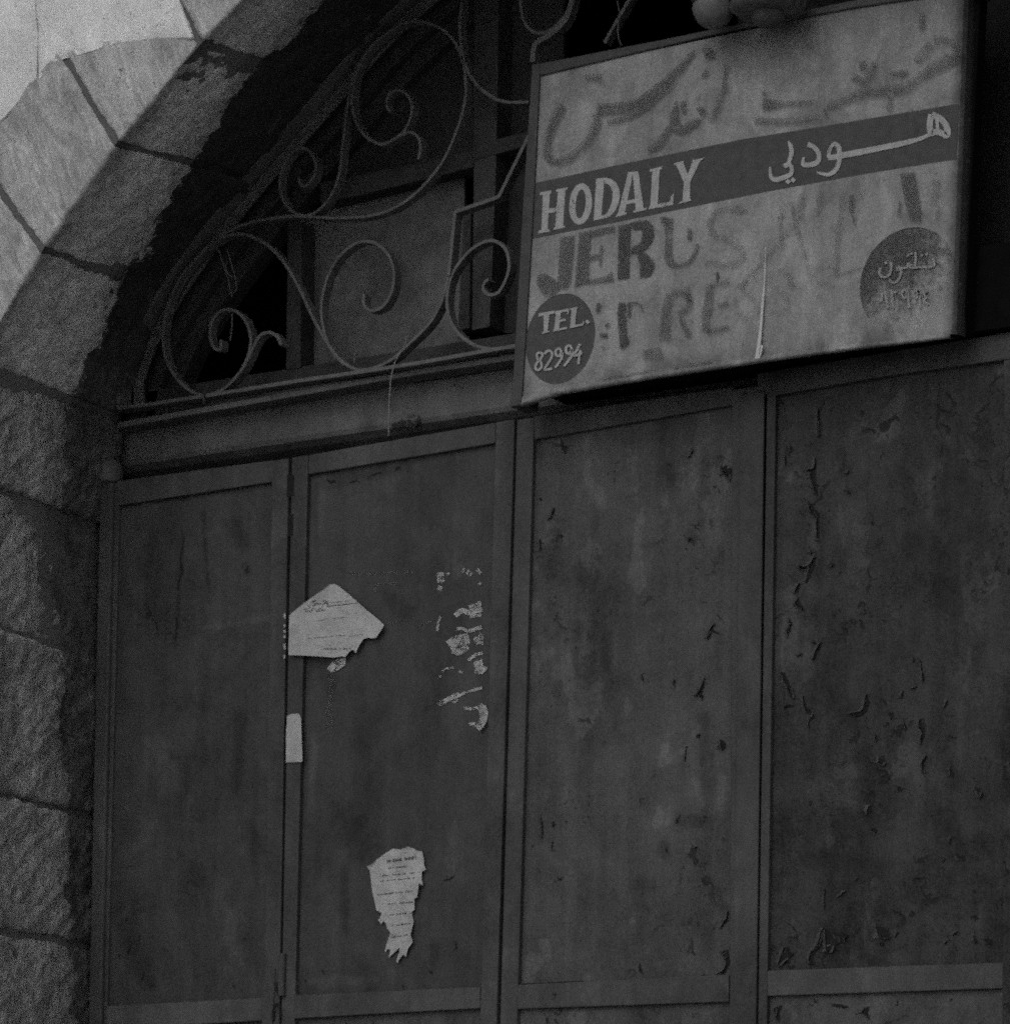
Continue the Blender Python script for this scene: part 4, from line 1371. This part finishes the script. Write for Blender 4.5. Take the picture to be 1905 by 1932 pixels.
for q, w in ((((620, 170), (760, 175), (1050, 160)), 5), (((795, 290), (800, 250), (870, 235), (960, 245)), 4), (((880, 500), (1050, 460)), 3), (((1060, 520), (1180, 470)), 3), (((480, 830), (520, 880), (500, 1000), (495, 1200)), 12)):
    stroke(bm, ZC(*q), w, yr, 3)
    yr -= .00005
stuff(link("paste_smear", bm, M_RESID2, rs))
bm = bmesh.new()
yr = YD - .001
for a, b in ((430, 465), (500, 520), (535, 555), (570, 590), (625, 665), (700, 722)):
    stroke(bm, ZC((206, a), (208, b)), 4, yr, 1)
stuff(link("paste_smear", bm, M_RESID, rs))

# ------------------------------------------------------------------ the sign
sg = thing("shop_sign", "weathered painted metal shop sign in Arabic and English hanging over the doors", "sign")
YS = -.10
bm = bmesh.new()
# sheet, bent back at its right end
tl, bl_ = P(1013, 140, YS), P(982, 752, YS)
tr, br = P(1812, -28, YS), P(1786, 628, YS)
mids_t = [tl.lerp(tr, t) for t in (0, .25, .5, .75, 1)]
lowpts = W([(981, 757), (1202, 707), (1427, 674), (1600, 652), (1788, 630)], YS)
rows = []
for a, b in zip(mids_t, lowpts):
    rows.append([a.lerp(b, t) for t in (0, .5, 1)])
for dx, dy in ((.006, .002), (.012, .008), (.016, .018), (.018, .03)):
    rows.append([rows[4][q] + Vector((dx, dy, 0)) for q in range(3)])
grid = [[bm.verts.new(p) for p in r_] for r_ in rows]
for r1, r2 in zip(grid, grid[1:]):
    for q in range(2):
        bm.faces.new((r1[q], r1[q + 1], r2[q + 1], r2[q]))
link("board", bm, M_SIGN, sg, smooth=False)
# folded lower lip, bellying out and drooping at the left
bm = bmesh.new()
low = [(979, 767), (1052, 744), (1202, 718), (1427, 684), (1600, 660), (1792, 637)]
upp = [(984, 748), (1052, 728), (1202, 703), (1427, 671), (1600, 649), (1792, 628)]
A = [P(u, v, YS - .001) for u, v in upp]
B = [P(u, (v + v2) / 2, YS - .008) for (u, v), (_, v2) in zip(upp, low)]
C_ = [P(u, v, YS - .006) for u, v in low]
D_ = [P(u, v, YS - .006) + Vector((0, .02, .004)) for u, v in low]
vv = [[bm.verts.new(p) for p in r_] for r_ in (A, B, C_, D_)]
for r1, r2 in zip(vv, vv[1:]):
    for q in range(len(r1) - 1):
        bm.faces.new((r1[q], r1[q + 1], r2[q + 1], r2[q]))
link("bottom_lip", bm, M_SIGN, sg, smooth=True)


def srail(q, y0, y1, mat=M_SRAIL):
    bm = bmesh.new()
    prism(bm, W(q, y0), y0, y1)
    link("frame_rail", bm, mat, sg, .002)


srail([(1003, 121), (1017, 118), (1017, 150), (1010, 300), (1000, 480), (985, 730), (982, 764), (961, 768), (968, 700), (985, 400)], YS - .005, -.045)
srail([(1017, 119), (1272, 69), (1382, 46), (1860, -52), (1860, -22), (1622, 12), (1377, 57), (1017, 142)], YS - .005, -.045)
bm = bmesh.new()
prism(bm, W([(1822, -35), (1850, -40), (1818, 628), (1793, 632)], -.075), -.075, -.045)
link("frame_rail", bm, M_BLACK, sg, .002)
bm = bmesh.new()
prism(bm, W([(985, 750), (1795, 622), (1850, -40), (1018, 125)], -.05), -.05, -.046)
link("backing", bm, M_IRON2, sg)
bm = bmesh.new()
box(bm, .055, .945, -.0455, .051, 3.372, 3.432)  # added near-black block that paints the deep shade under the sign
link("shade_block", bm, M_BLACK, sg)
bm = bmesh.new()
box(bm, .946, 1.35, -.03, .051, 3.374, 3.52)  # added near-black block that paints the darkness right of the sign
link("shade_block", bm, M_BLACK, sg)
for x in (.2, .8):
    bm = bmesh.new()
    box(bm, x, x + .03, -.046, -.0, 3.6, 3.604)
    link("bracket", bm, M_IRON2, sg)
    bm = bmesh.new()
    box(bm, x, x + .03, -.046, -.0, 3.85, 3.854)
    link("bracket", bm, M_IRON2, sg)

YL = YS - .0008


class Ly:
    """hands out layers a hair apart so strokes that cross never share a plane"""
    def __init__(s, y):
        s.y = y
    def __call__(s):
        s.y -= .00004
        return s.y


# dark band
ly = Ly(YS - .0004)
bm = bmesh.new()
poly(bm, [(1004, 346), (1160, 312), (1402, 262), (1600, 230), (1808, 195), (1803, 300), (1640, 326), (1452, 360), (1230, 405), (1001, 451)], ly())
link("band", bm, M_BAND, sg)
# discs
bm = bmesh.new()


def disc(bm, cx_, cz_, rx, rz, y, xmin=-9, n=48):
    bm.faces.new([bm.verts.new((max(xmin, cx_ + rx * math.cos(t)), y, cz_ + rz * math.sin(t))) for t in [2 * math.pi * q / n for q in range(n)]])


c = P(*Z6((378, 527))[0], YS)
disc(bm, c.x, c.z, .0765, .083, YS - .0005)
link("disc", bm, M_DISC, sg)
bm = bmesh.new()
c = P(*Z7((1335, 1105))[0], YS)
disc(bm, c.x, c.z, .094, .092, YS - .0005)
link("disc", bm, M_DISC2, sg)

# HODALY
bm = bmesh.new()
L1 = Ly(YL)


def tri(*pts):
    poly(bm, Z5(*pts), L1())


tri((178, 380), (236, 370), (214, 700), (163, 706))
tri((152, 376), (250, 360), (246, 386), (152, 400))
tri((146, 694), (232, 684), (232, 704), (132, 724))
tri((303, 360), (366, 344), (345, 670), (278, 682))
tri((285, 354), (384, 332), (380, 352), (286, 374))
tri((270, 672), (360, 655), (362, 672), (260, 692))
tri((182, 522), (334, 494), (334, 530), (182, 560))
for a, b in ((0, 1),):
    outer_, inner_ = [], []
    for q in range(33):
        t = 2 * math.pi * q / 32
        outer_.append((492 + 96 * math.cos(t) - 12 * math.sin(t) * -1, 474 - 174 * math.sin(t)))
        inner_.append((492 + 42 * math.cos(t) + 10 * math.sin(t), 474 - 122 * math.sin(t)))
    yo = L1()
    vo_ = [bm.verts.new(p) for p in W(Z5(*outer_), yo)]
    vi_ = [bm.verts.new(p) for p in W(Z5(*inner_), yo)]
    for q in range(32):
        bm.faces.new((vo_[q], vo_[q + 1], vi_[q + 1], vi_[q]))
tri((622, 262), (692, 252), (664, 598), (602, 614))
yo = L1()
od = [(690, 252), (745, 262), (790, 296), (818, 350), (822, 410), (808, 480), (775, 540), (725, 586), (662, 600), (600, 614)]
idd = [(698, 300), (722, 306), (745, 330), (758, 372), (760, 420), (748, 478), (726, 530), (700, 560), (676, 570), (660, 572)]
v1 = [bm.verts.new(p) for p in W(Z5(*od), yo)]
v2 = [bm.verts.new(p) for p in W(Z5(*idd), yo)]
for q in range(9):
    bm.faces.new((v1[q], v1[q + 1], v2[q + 1], v2[q]))
tri((892, 208), (934, 202), (860, 560), (800, 572))
tri((890, 206), (976, 200), (974, 218), (892, 232))
tri((930, 204), (976, 200), (1022, 522), (955, 540))
tri((868, 448), (985, 424), (988, 456), (860, 482))
tri((800, 556), (880, 542), (880, 560), (782, 584))
tri((935, 530), (1046, 508), (1046, 522), (928, 548))
tri((1094, 178), (1156, 166), (1138, 490), (1076, 512))
tri((1072, 184), (1178, 158), (1172, 180), (1074, 204))
tri((1074, 490), (1250, 452), (1262, 482), (1058, 520))
tri((1276, 374), (1268, 482), (1236, 480), (1246, 420))
tri((1284, 128), (1348, 114), (1404, 262), (1362, 300))
tri((1438, 104), (1506, 92), (1410, 290), (1374, 270))
tri((1358, 280), (1412, 272), (1408, 450), (1344, 466))
tri((1274, 132), (1358, 112), (1358, 128), (1278, 150))
tri((1426, 108), (1526, 86), (1516, 104), (1430, 124))
tri((1322, 456), (1416, 434), (1420, 446), (1310, 474))
link_letters(bm, M_WHITE, sg)

# the Arabic word on the band
bm = bmesh.new()
kk = 580 / 1905 / 1.2598
stroke(bm, Z4((1522, 825), (1512, 870), (1508, 930), (1520, 970), (1555, 962), (1600, 970), (1640, 990), (1645, 940), (1615, 880), (1565, 845), (1525, 825)), [48 * kk] * 11, L1())
stroke(bm, Z4((1560, 840), (1572, 960)), 26 * kk, L1(), 1)
stroke(bm, Z4((1520, 975), (1460, 1005), (1400, 1025), (1250, 1062), (1100, 1092), (950, 1122), (810, 1148), (715, 1168)), [30 * kk, 28 * kk, 34 * kk, 44 * kk, 44 * kk, 48 * kk, 46 * kk, 40 * kk], L1())
stroke(bm, Z4((720, 1165), (722, 1120), (745, 1072), (770, 1056), (796, 1080), (804, 1130), (800, 1200), (770, 1262), (712, 1296), (625, 1276)), [28 * kk, 28 * kk, 30 * kk, 34 * kk, 36 * kk, 36 * kk, 34 * kk, 36 * kk, 30 * kk, 14 * kk], L1())
stroke(bm, Z4((555, 1060), (605, 1080), (640, 1130), (638, 1185), (595, 1215), (522, 1216), (524, 1160)), [40 * kk, 36 * kk, 34 * kk, 36 * kk, 40 * kk, 34 * kk, 14 * kk], L1())
stroke(bm, Z4((404, 1035), (425, 1080), (428, 1130), (412, 1190), (408, 1225)), [14 * kk, 34 * kk, 34 * kk, 30 * kk, 24 * kk], L1())
stroke(bm, Z4((372, 1232), (404, 1216), (430, 1240), (422, 1290), (370, 1318), (305, 1335), (268, 1310), (262, 1235)), [40 * kk, 34 * kk, 30 * kk, 34 * kk, 38 * kk, 38 * kk, 30 * kk, 14 * kk], L1())
stroke(bm, Z4((392, 1362), (412, 1338)), 34 * kk, L1(), 1)
stroke(bm, Z4((432, 1350), (452, 1326)), 34 * kk, L1(), 1)
link_letters(bm, M_WHITE, sg)

# TEL. 82994
bm = bmesh.new()
k6 = 560 / 1905 / 1.2598


def t6(*pts):
    poly(bm, Z6(*pts), L1())


t6((204, 322), (332, 298), (330, 322), (204, 348))
t6((244, 334), (290, 326), (276, 474), (246, 480))
t6((232, 470), (288, 462), (288, 474), (234, 486))
t6((344, 308), (388, 300), (366, 456), (328, 464))
t6((336, 304), (450, 284), (446, 302), (336, 324))
t6((440, 288), (452, 284), (444, 330), (432, 330))
t6((370, 374), (424, 364), (422, 382), (370, 392))
t6((322, 452), (434, 430), (430, 448), (320, 470))
t6((470, 280), (514, 270), (496, 428), (458, 436))
t6((458, 280), (520, 268), (520, 280), (458, 294))
t6((456, 424), (556, 404), (566, 374), (572, 400), (560, 420), (456, 442))
stroke(bm, Z6((590, 400), (606, 380)), 34 * k6, L1(), 1)
s6 = 19 * k6
stroke(bm, Z6((214, 636), (190, 650), (196, 690), (222, 712), (226, 755), (200, 780), (178, 765), (186, 726), (218, 690), (236, 655), (214, 636)), s6, L1())
stroke(bm, Z6((252, 652), (270, 628), (300, 626), (312, 660), (296, 700), (262, 752), (255, 776), (312, 768)), s6, L1())
stroke(bm, Z6((388, 640), (372, 606), (345, 618), (344, 656), (368, 668), (390, 640), (386, 690), (336, 762)), s6, L1())
stroke(bm, Z6((474, 622), (458, 582), (428, 594), (426, 634), (450, 648), (474, 622), (466, 670), (408, 750)), s6, L1())
stroke(bm, Z6((540, 566), (510, 622), (486, 664), (520, 656), (556, 640)), s6, L1(), 3)
stroke(bm, Z6((540, 616), (530, 672), (526, 732)), s6, L1(), 3)
link_letters(bm, M_WHITE, sg)

# the worn Arabic on the right hand disc
bm = bmesh.new()
k7 = kk
s7 = 18 * k7
stroke(bm, Z7((1122, 1005), (1116, 1052), (1148, 1080), (1196, 1055), (1208, 1005), (1204, 960)), s7, L1())
stroke(bm, Z7((1160, 974), (1172, 954)), 22 * k7, L1(), 1)
stroke(bm, Z7((1284, 1010), (1262, 1000), (1256, 1022), (1282, 1020), (1276, 1075), (1240, 1118), (1204, 1116), (1194, 1090)), s7, L1())
stroke(bm, Z7((1275, 1010), (1330, 1002), (1336, 975), (1360, 980), (1354, 1004), (1440, 1000), (1500, 1000), (1546, 985), (1530, 930)), s7 * .8, L1())
stroke(bm, Z7((1392, 1002), (1398, 940), (1396, 880)), s7, L1(), 2)
for q in ((1440, 915), (1478, 905), (1330, 915), (1355, 905)):
    stroke(bm, Z7(q, (q[0] + 14, q[1] - 16)), 15 * k7, L1(), 1)
stroke(bm, Z7((1128, 1275), (1142, 1190), (1162, 1220), (1182, 1320)), s7, L1(), 3)
stroke(bm, Z7((1208, 1180), (1216, 1250), (1226, 1320)), s7, L1(), 2)
stroke(bm, Z7((1206, 1180), (1226, 1206), (1250, 1180)), s7, L1(), 3)
for dx in (0, 88):
    stroke(bm, Z7((1330 + dx, 1190), (1306 + dx, 1178), (1290 + dx, 1210), (1306 + dx, 1240), (1330 + dx, 1225), (1332 + dx, 1180), (1340 + dx, 1250), (1350 + dx, 1318)), s7, L1(), 4)
stroke(bm, Z7((1492, 1182), (1462, 1205), (1482, 1238), (1456, 1262), (1496, 1290)), s7, L1(), 3)
link_letters(bm, M_WHITE2, sg)

# JERUSALEM, worn
k5 = 540 / 1905 / 1.2598
bm = bmesh.new()


def b5(*pts):
    poly(bm, Z5(*pts), L1())


b5((812, 652), (908, 640), (905, 760), (895, 1092), (800, 1106))
yo = L1()
ro = [(905, 632), (980, 612), (1050, 612), (1095, 650), (1106, 720), (1085, 800), (1040, 850), (960, 884), (905, 890)]
ri = [(932, 690), (960, 684), (990, 682), (1006, 700), (1008, 740), (998, 780), (980, 810), (945, 826), (922, 832)]
v1 = [bm.verts.new(p) for p in W(Z5(*ro), yo)]
v2 = [bm.verts.new(p) for p in W(Z5(*ri), yo)]
for q in range(8):
    bm.faces.new((v1[q], v1[q + 1], v2[q + 1], v2[q]))
b5((960, 880), (1030, 880), (1100, 950), (1106, 1000), (1080, 1060), (1060, 1080), (985, 1092), (990, 990))
b5((1625, 1050), (1645, 1040), (1652, 1060), (1644, 1120), (1630, 1120))
link_letters(bm, M_DARKL, sg)
bm = bmesh.new()
b5((318, 748), (440, 736), (432, 900), (408, 1120), (380, 1180), (290, 1195), (306, 1000))
b5((120, 1075), (200, 1055), (300, 1120), (305, 1200), (240, 1258), (180, 1240), (130, 1160))
b5((480, 712), (580, 694), (565, 920), (555, 1140), (440, 1175), (455, 1000))
b5((565, 694), (776, 655), (770, 742), (752, 712), (700, 720), (570, 752))
b5((560, 905), (640, 885), (655, 820), (682, 830), (668, 1005), (645, 1000), (640, 945), (560, 950))
b5((550, 1112), (700, 1082), (748, 1035), (760, 1060), (768, 1120), (550, 1150))
link_letters(bm, M_MIDL, sg)
bm = bmesh.new()
stroke(bm, Z5((1220, 590), (1230, 760), (1225, 880), (1240, 960), (1300, 1000)), [90 * k5, 60 * k5, 70 * k5, 70 * k5, 40 * k5], L1())
stroke(bm, Z5((1185, 575), (1195, 640)), 60 * k5, L1(), 1)
stroke(bm, Z5((1300, 1000), (1400, 960), (1450, 880), (1475, 810)), [22 * k5, 26 * k5, 30 * k5, 22 * k5], L1())
stroke(bm, Z5((1408, 680), (1400, 780)), 40 * k5, L1(), 1)
link_letters(bm, M_MIDL, sg)
bm = bmesh.new()
stroke(bm, Z5((1880, 540), (1760, 520), (1620, 560), (1570, 650), (1620, 740), (1760, 800), (1850, 880), (1800, 970), (1680, 990), (1540, 960)), [60 * k5] * 10, L1())
# A, L, E, M farther along the same line
for q, w in ((((1500, 420), (1395, 545)), 9), (((1470, 400), (1475, 470)), 10), (((1490, 380), (1530, 530)), 9), (((1590, 365), (1575, 520)), 12), (((1575, 520), (1640, 500)), 6)):
    stroke(bm, q, w, L1(), 1)
for q, w in ((((360, 520), (345, 620)), 60), (((520, 430), (500, 640)), 50), (((650, 400), (640, 620)), 40), (((1000, 400), (960, 440)), 40), (((1560, 310), (1540, 520)), 60), (((1580, 520), (1560, 640)), 40), (((620, 1120), (760, 1150)), 40),
             (((400, 1050), (440, 1170)), 50), (((640, 1000), (760, 1010)), 16)):
    stroke(bm, Z7(*q), w * k7, L1(), 1)
link_letters(bm, M_PALEL, sg)
bm = bmesh.new()
for dx in (0, 108):
    stroke(bm, ZS(*[(x + dx, y - dx * .17) for x, y in ((960, 1062), (925, 1038), (892, 1062), (905, 1105), (945, 1130), (955, 1172), (920, 1200), (882, 1180))]), 11, L1(), 4)
link_letters(bm, m_faded("ghost of lettering", .055, .08, .47, .16, 14, .16), sg)
bm = bmesh.new()
poly(bm, Z7((1275, 270), (1390, 255), (1440, 560), (1440, 650), (1360, 650), (1310, 480)), L1())
stroke(bm, Z7((1275, 480), (1262, 600)), 22 * k7, L1(), 1)
stroke(bm, Z7((900, 440), (895, 560)), 40 * k7, L1(), 1)
stroke(bm, Z7((895, 560), (925, 680)), 12 * k7, L1(), 1)
link_letters(bm, M_MIDL, sg)
# the lowest line, EXPRE... mostly gone
bm = bmesh.new()
stroke(bm, Z6((880, 235), (866, 330)), 60 * k6, L1(), 1)
poly(bm, Z6((838, 330), (905, 320), (912, 480), (935, 540), (900, 590), (862, 610), (850, 480)), L1())
stroke(bm, Z6((935, 235), (930, 350)), 24 * k6, L1(), 1)
stroke(bm, Z6((940, 238), (1000, 238), (1036, 270), (1032, 320)), 12 * k6, L1())
for q, w in ((((690, 235), (675, 310)), 26), (((695, 500), (755, 500)), 34), (((715, 585), (730, 605)), 26), (((770, 400), (740, 430)), 22)):
    stroke(bm, Z6(*q), w * k6, L1(), 1)
link_letters(bm, M_DARKL, sg)
bm = bmesh.new()
stroke(bm, Z6((1260, 160), (1230, 340), (1220, 540)), [60 * k6, 80 * k6, 100 * k6], L1(), 2)
stroke(bm, Z6((1280, 165), (1360, 150), (1420, 200), (1410, 270), (1330, 330)), 50 * k6, L1(), 3)
stroke(bm, Z6((1400, 100), (1410, 230)), 50 * k6, L1(), 1)
stroke(bm, Z6((1350, 350), (1420, 520)), 50 * k6, L1(), 1)
stroke(bm, Z6((1590, 80), (1575, 220), (1555, 360), (1560, 470)), 70 * k6, L1(), 2)
stroke(bm, Z6((1650, 260), (1740, 240)), 40 * k6, L1(), 1)
stroke(bm, Z6((1560, 470), (1735, 432)), 44 * k6, L1(), 1)
stroke(bm, Z6((1590, 95), (1745, 62)), 44 * k6, L1(), 1)
stroke(bm, Z6((1040, 660), (1200, 640)), 90 * k6, L1(), 1)
stroke(bm, Z6((1300, 770), (1600, 720)), 50 * k6, L1(), 1)
stroke(bm, Z6((740, 850), (960, 820), (1100, 790)), 26 * k6, L1(), 2)
link_letters(bm, M_MID2, sg)

# big faded Arabic calligraphy along the top
k3 = 560 / 1905 / 1.2598
bm = bmesh.new()
stroke(bm, Z3((600, 610), (720, 605), (850, 585), (960, 540), (1080, 455), (1200, 350), (1300, 255), (1370, 165), (1395, 130)), [90 * k3, 100 * k3, 84 * k3, 74 * k3, 72 * k3, 66 * k3, 60 * k3, 40 * k3, 14 * k3], L1())
stroke(bm, Z3((690, 715), (860, 670), (980, 605), (1100, 510), (1260, 370)), [30 * k3, 40 * k3, 40 * k3, 30 * k3, 10 * k3], L1())
stroke(bm, Z3((330, 575), (270, 690), (220, 820), (200, 930), (225, 1020), (300, 1030)), [60 * k3, 70 * k3, 60 * k3, 60 * k3, 60 * k3, 50 * k3], L1())
stroke(bm, Z3((1250, 540), (1235, 650), (1240, 740), (1300, 770), (1370, 730), (1440, 690)), [24 * k3, 60 * k3, 100 * k3, 80 * k3, 60 * k3, 40 * k3], L1())
stroke(bm, Z3((1300, 540), (1310, 640)), 40 * k3, L1(), 1)
stroke(bm, Z3((1200, 750), (1130, 850), (1090, 910), (1015, 930)), [40 * k3, 66 * k3, 60 * k3, 30 * k3], L1())
stroke(bm, Z3((1415, 620), (1450, 605), (1470, 635), (1440, 655)), [36 * k3] * 4, L1())
stroke(bm, Z3((1490, 110), (1520, 200)), 76 * k3, L1(), 1)
stroke(bm, Z3((1465, 345), (1495, 295)), 46 * k3, L1(), 1)
stroke(bm, Z3((1650, 250), (1630, 420)), 26 * k3, L1(), 1)
stroke(bm, Z4((200, 740), (280, 745), (400, 740), (590, 725)), [90 * kk, 70 * kk, 40 * kk, 20 * kk], L1(), 3)
stroke(bm, Z4((210, 640), (215, 680)), 26 * kk, L1(), 1)
stroke(bm, Z4((680, 770), (690, 810), (708, 845)), 22 * kk, L1(), 2)
stroke(bm, Z4((1200, 505), (1270, 505), (1340, 495)), [24 * kk, 60 * kk, 24 * kk], L1(), 3)
stroke(bm, Z4((960, 450), (1010, 440)), 80 * kk, L1(), 1)
link_letters(bm, M_MIDL, sg)
bm = bmesh.new()
stroke(bm, Z3((300, 1030), (400, 990), (520, 880), (600, 740), (600, 640)), [70 * k3, 70 * k3, 60 * k3, 70 * k3, 60 * k3], L1())
stroke(bm, Z3((510, 350), (640, 345)), 50 * k3, L1(), 1)
stroke(bm, Z3((1640, 420), (1560, 640), (1500, 700)), [40 * k3, 60 * k3, 30 * k3], L1(), 3)
stroke(bm, Z4((1540, 250), (1640, 250), (1720, 310), (1690, 380), (1580, 440), (1450, 520), (1330, 610), (1180, 640), (1000, 650), (850, 710), (700, 770)), [70 * kk, 60 * kk, 70 * kk, 90 * kk, 100 * kk, 80 * kk, 80 * kk, 90 * kk, 70 * kk, 60 * kk, 40 * kk], L1())
stroke(bm, Z4((1400, 420), (1520, 280)), 70 * kk, L1(), 1)
stroke(bm, Z4((130, 870), (350, 880), (520, 865), (650, 840)), 50 * kk, L1(), 3)
stroke(bm, Z4((900, 520), (1000, 560), (1080, 420)), 60 * kk, L1(), 3)
stroke(bm, Z4((1200, 680), (1190, 800)), 40 * kk, L1(), 1)
stroke(bm, Z4((1450, 30), (1450, 170)), 50 * kk, L1(), 1)
link_letters(bm, M_MID2, sg)
# bright scratch down the board
bm = bmesh.new()
stroke(bm, Z7((225, 840), (222, 980), (215, 1160), (200, 1320), (190, 1460), (172, 1620), (150, 1735)), [3 * k7, 6 * k7, 10 * k7, 20 * k7, 18 * k7, 28 * k7, 20 * k7], L1(), 5)
stroke(bm, Z7((198, 1610), (185, 1680), (160, 1730)), 14 * k7, L1(), 3)
link("scratch", bm, M_BULB2, sg)

# ------------------------------------------------------------------ lamp over the sign
lamp = thing("wall_lamp", "dusty unlit lamp with pale round globe hanging before the sign's top edge", "lamp")
YB = -.17
c = P(1345, 16, YB)


def rough_up(bm, amp, freq):
    bm.normal_update()
    for v in bm.verts:
        v.co += v.normal * mnoise.fractal(v.co * freq, .9, 2.0, 3) * amp


bm = bmesh.new()
r_ = .0365
lathe(bm, [(0, -r_)] + [(r_ * math.cos(t), r_ * math.sin(t) * .96) for t in [-1.4 + q * .15 for q in range(17)]] + [(.018, r_), (0, r_)], c, 40)
rough_up(bm, .0016, 40)
link("globe", bm, M_BULB, lamp, smooth=True)
bm = bmesh.new()
lathe(bm, [(.0375, .010), (.0385, .012), (.0385, .018), (.036, .024), (.024, .034), (.019, .06), (.019, .10), (.012, .10), (.012, .13), (0, .13)], c, 32)
link("collar", bm, M_SRAIL, lamp, smooth=True)
c2 = P(1450, -6, YB)
bm = bmesh.new()
# fluted tin reflector, mouth downwards, with a dark wire guard and a dull bulb inside it
n_ = 72
prof = [(.030, -.030), (.052, -.030), (.064, -.022), (.0665, -.012), (.060, .004), (.046, .03), (.022, .052), (.018, .12), (0, .12)]
rings = [[bm.verts.new((c2.x + r0 * (1 + .025 * math.cos(18 * t) * (r0 > .04)) * math.cos(t), c2.y + r0 * (1 + .025 * math.cos(18 * t) * (r0 > .04)) * math.sin(t), c2.z + z0)) for t in [2 * math.pi * q / n_ for q in range(n_)]] for r0, z0 in prof]
for a, b in zip(rings, rings[1:]):
    for q in range(n_):
        bm.faces.new((a[q], a[(q + 1) % n_], b[(q + 1) % n_], b[q]))
rough_up(bm, .0025, 45)
link("shade", bm, M_SHADE, lamp, smooth=True)
bm = bmesh.new()
lathe(bm, [(0, -.052), (.016, -.050), (.028, -.040), (.033, -.024), (.030, -.006), (.018, .01), (0, .012)], c2, 28)
rough_up(bm, .002, 60)
link("bulb", bm, M_SHADE, lamp, smooth=True)
bm = bmesh.new()
tube(bm, [Vector((c.x, YB, c.z + .12)), Vector((c.x, YB, 4.34))], .008, 10)
link("arm", bm, M_IRON2, lamp)
bm = bmesh.new()
tube(bm, [Vector((c2.x, YB, c2.z + .11)), Vector((c2.x, YB, 4.34))], .008, 10)
link("arm", bm, M_IRON2, lamp)
bm = bmesh.new()
tube(bm, [Vector(p) for p in smooth_path([(c.x + .012, YB - .01, c.z + .12), (c.x + .04, YB - .02, c.z + .05), (c.x + .075, YB - .015, c.z + .035), (c2.x - .03, YB - .01, c2.z + .06), (c2.x - .012, YB, c2.z + .12)], 6)], .0022, 6)
link("cable", bm, M_IRON2, lamp, smooth=True)
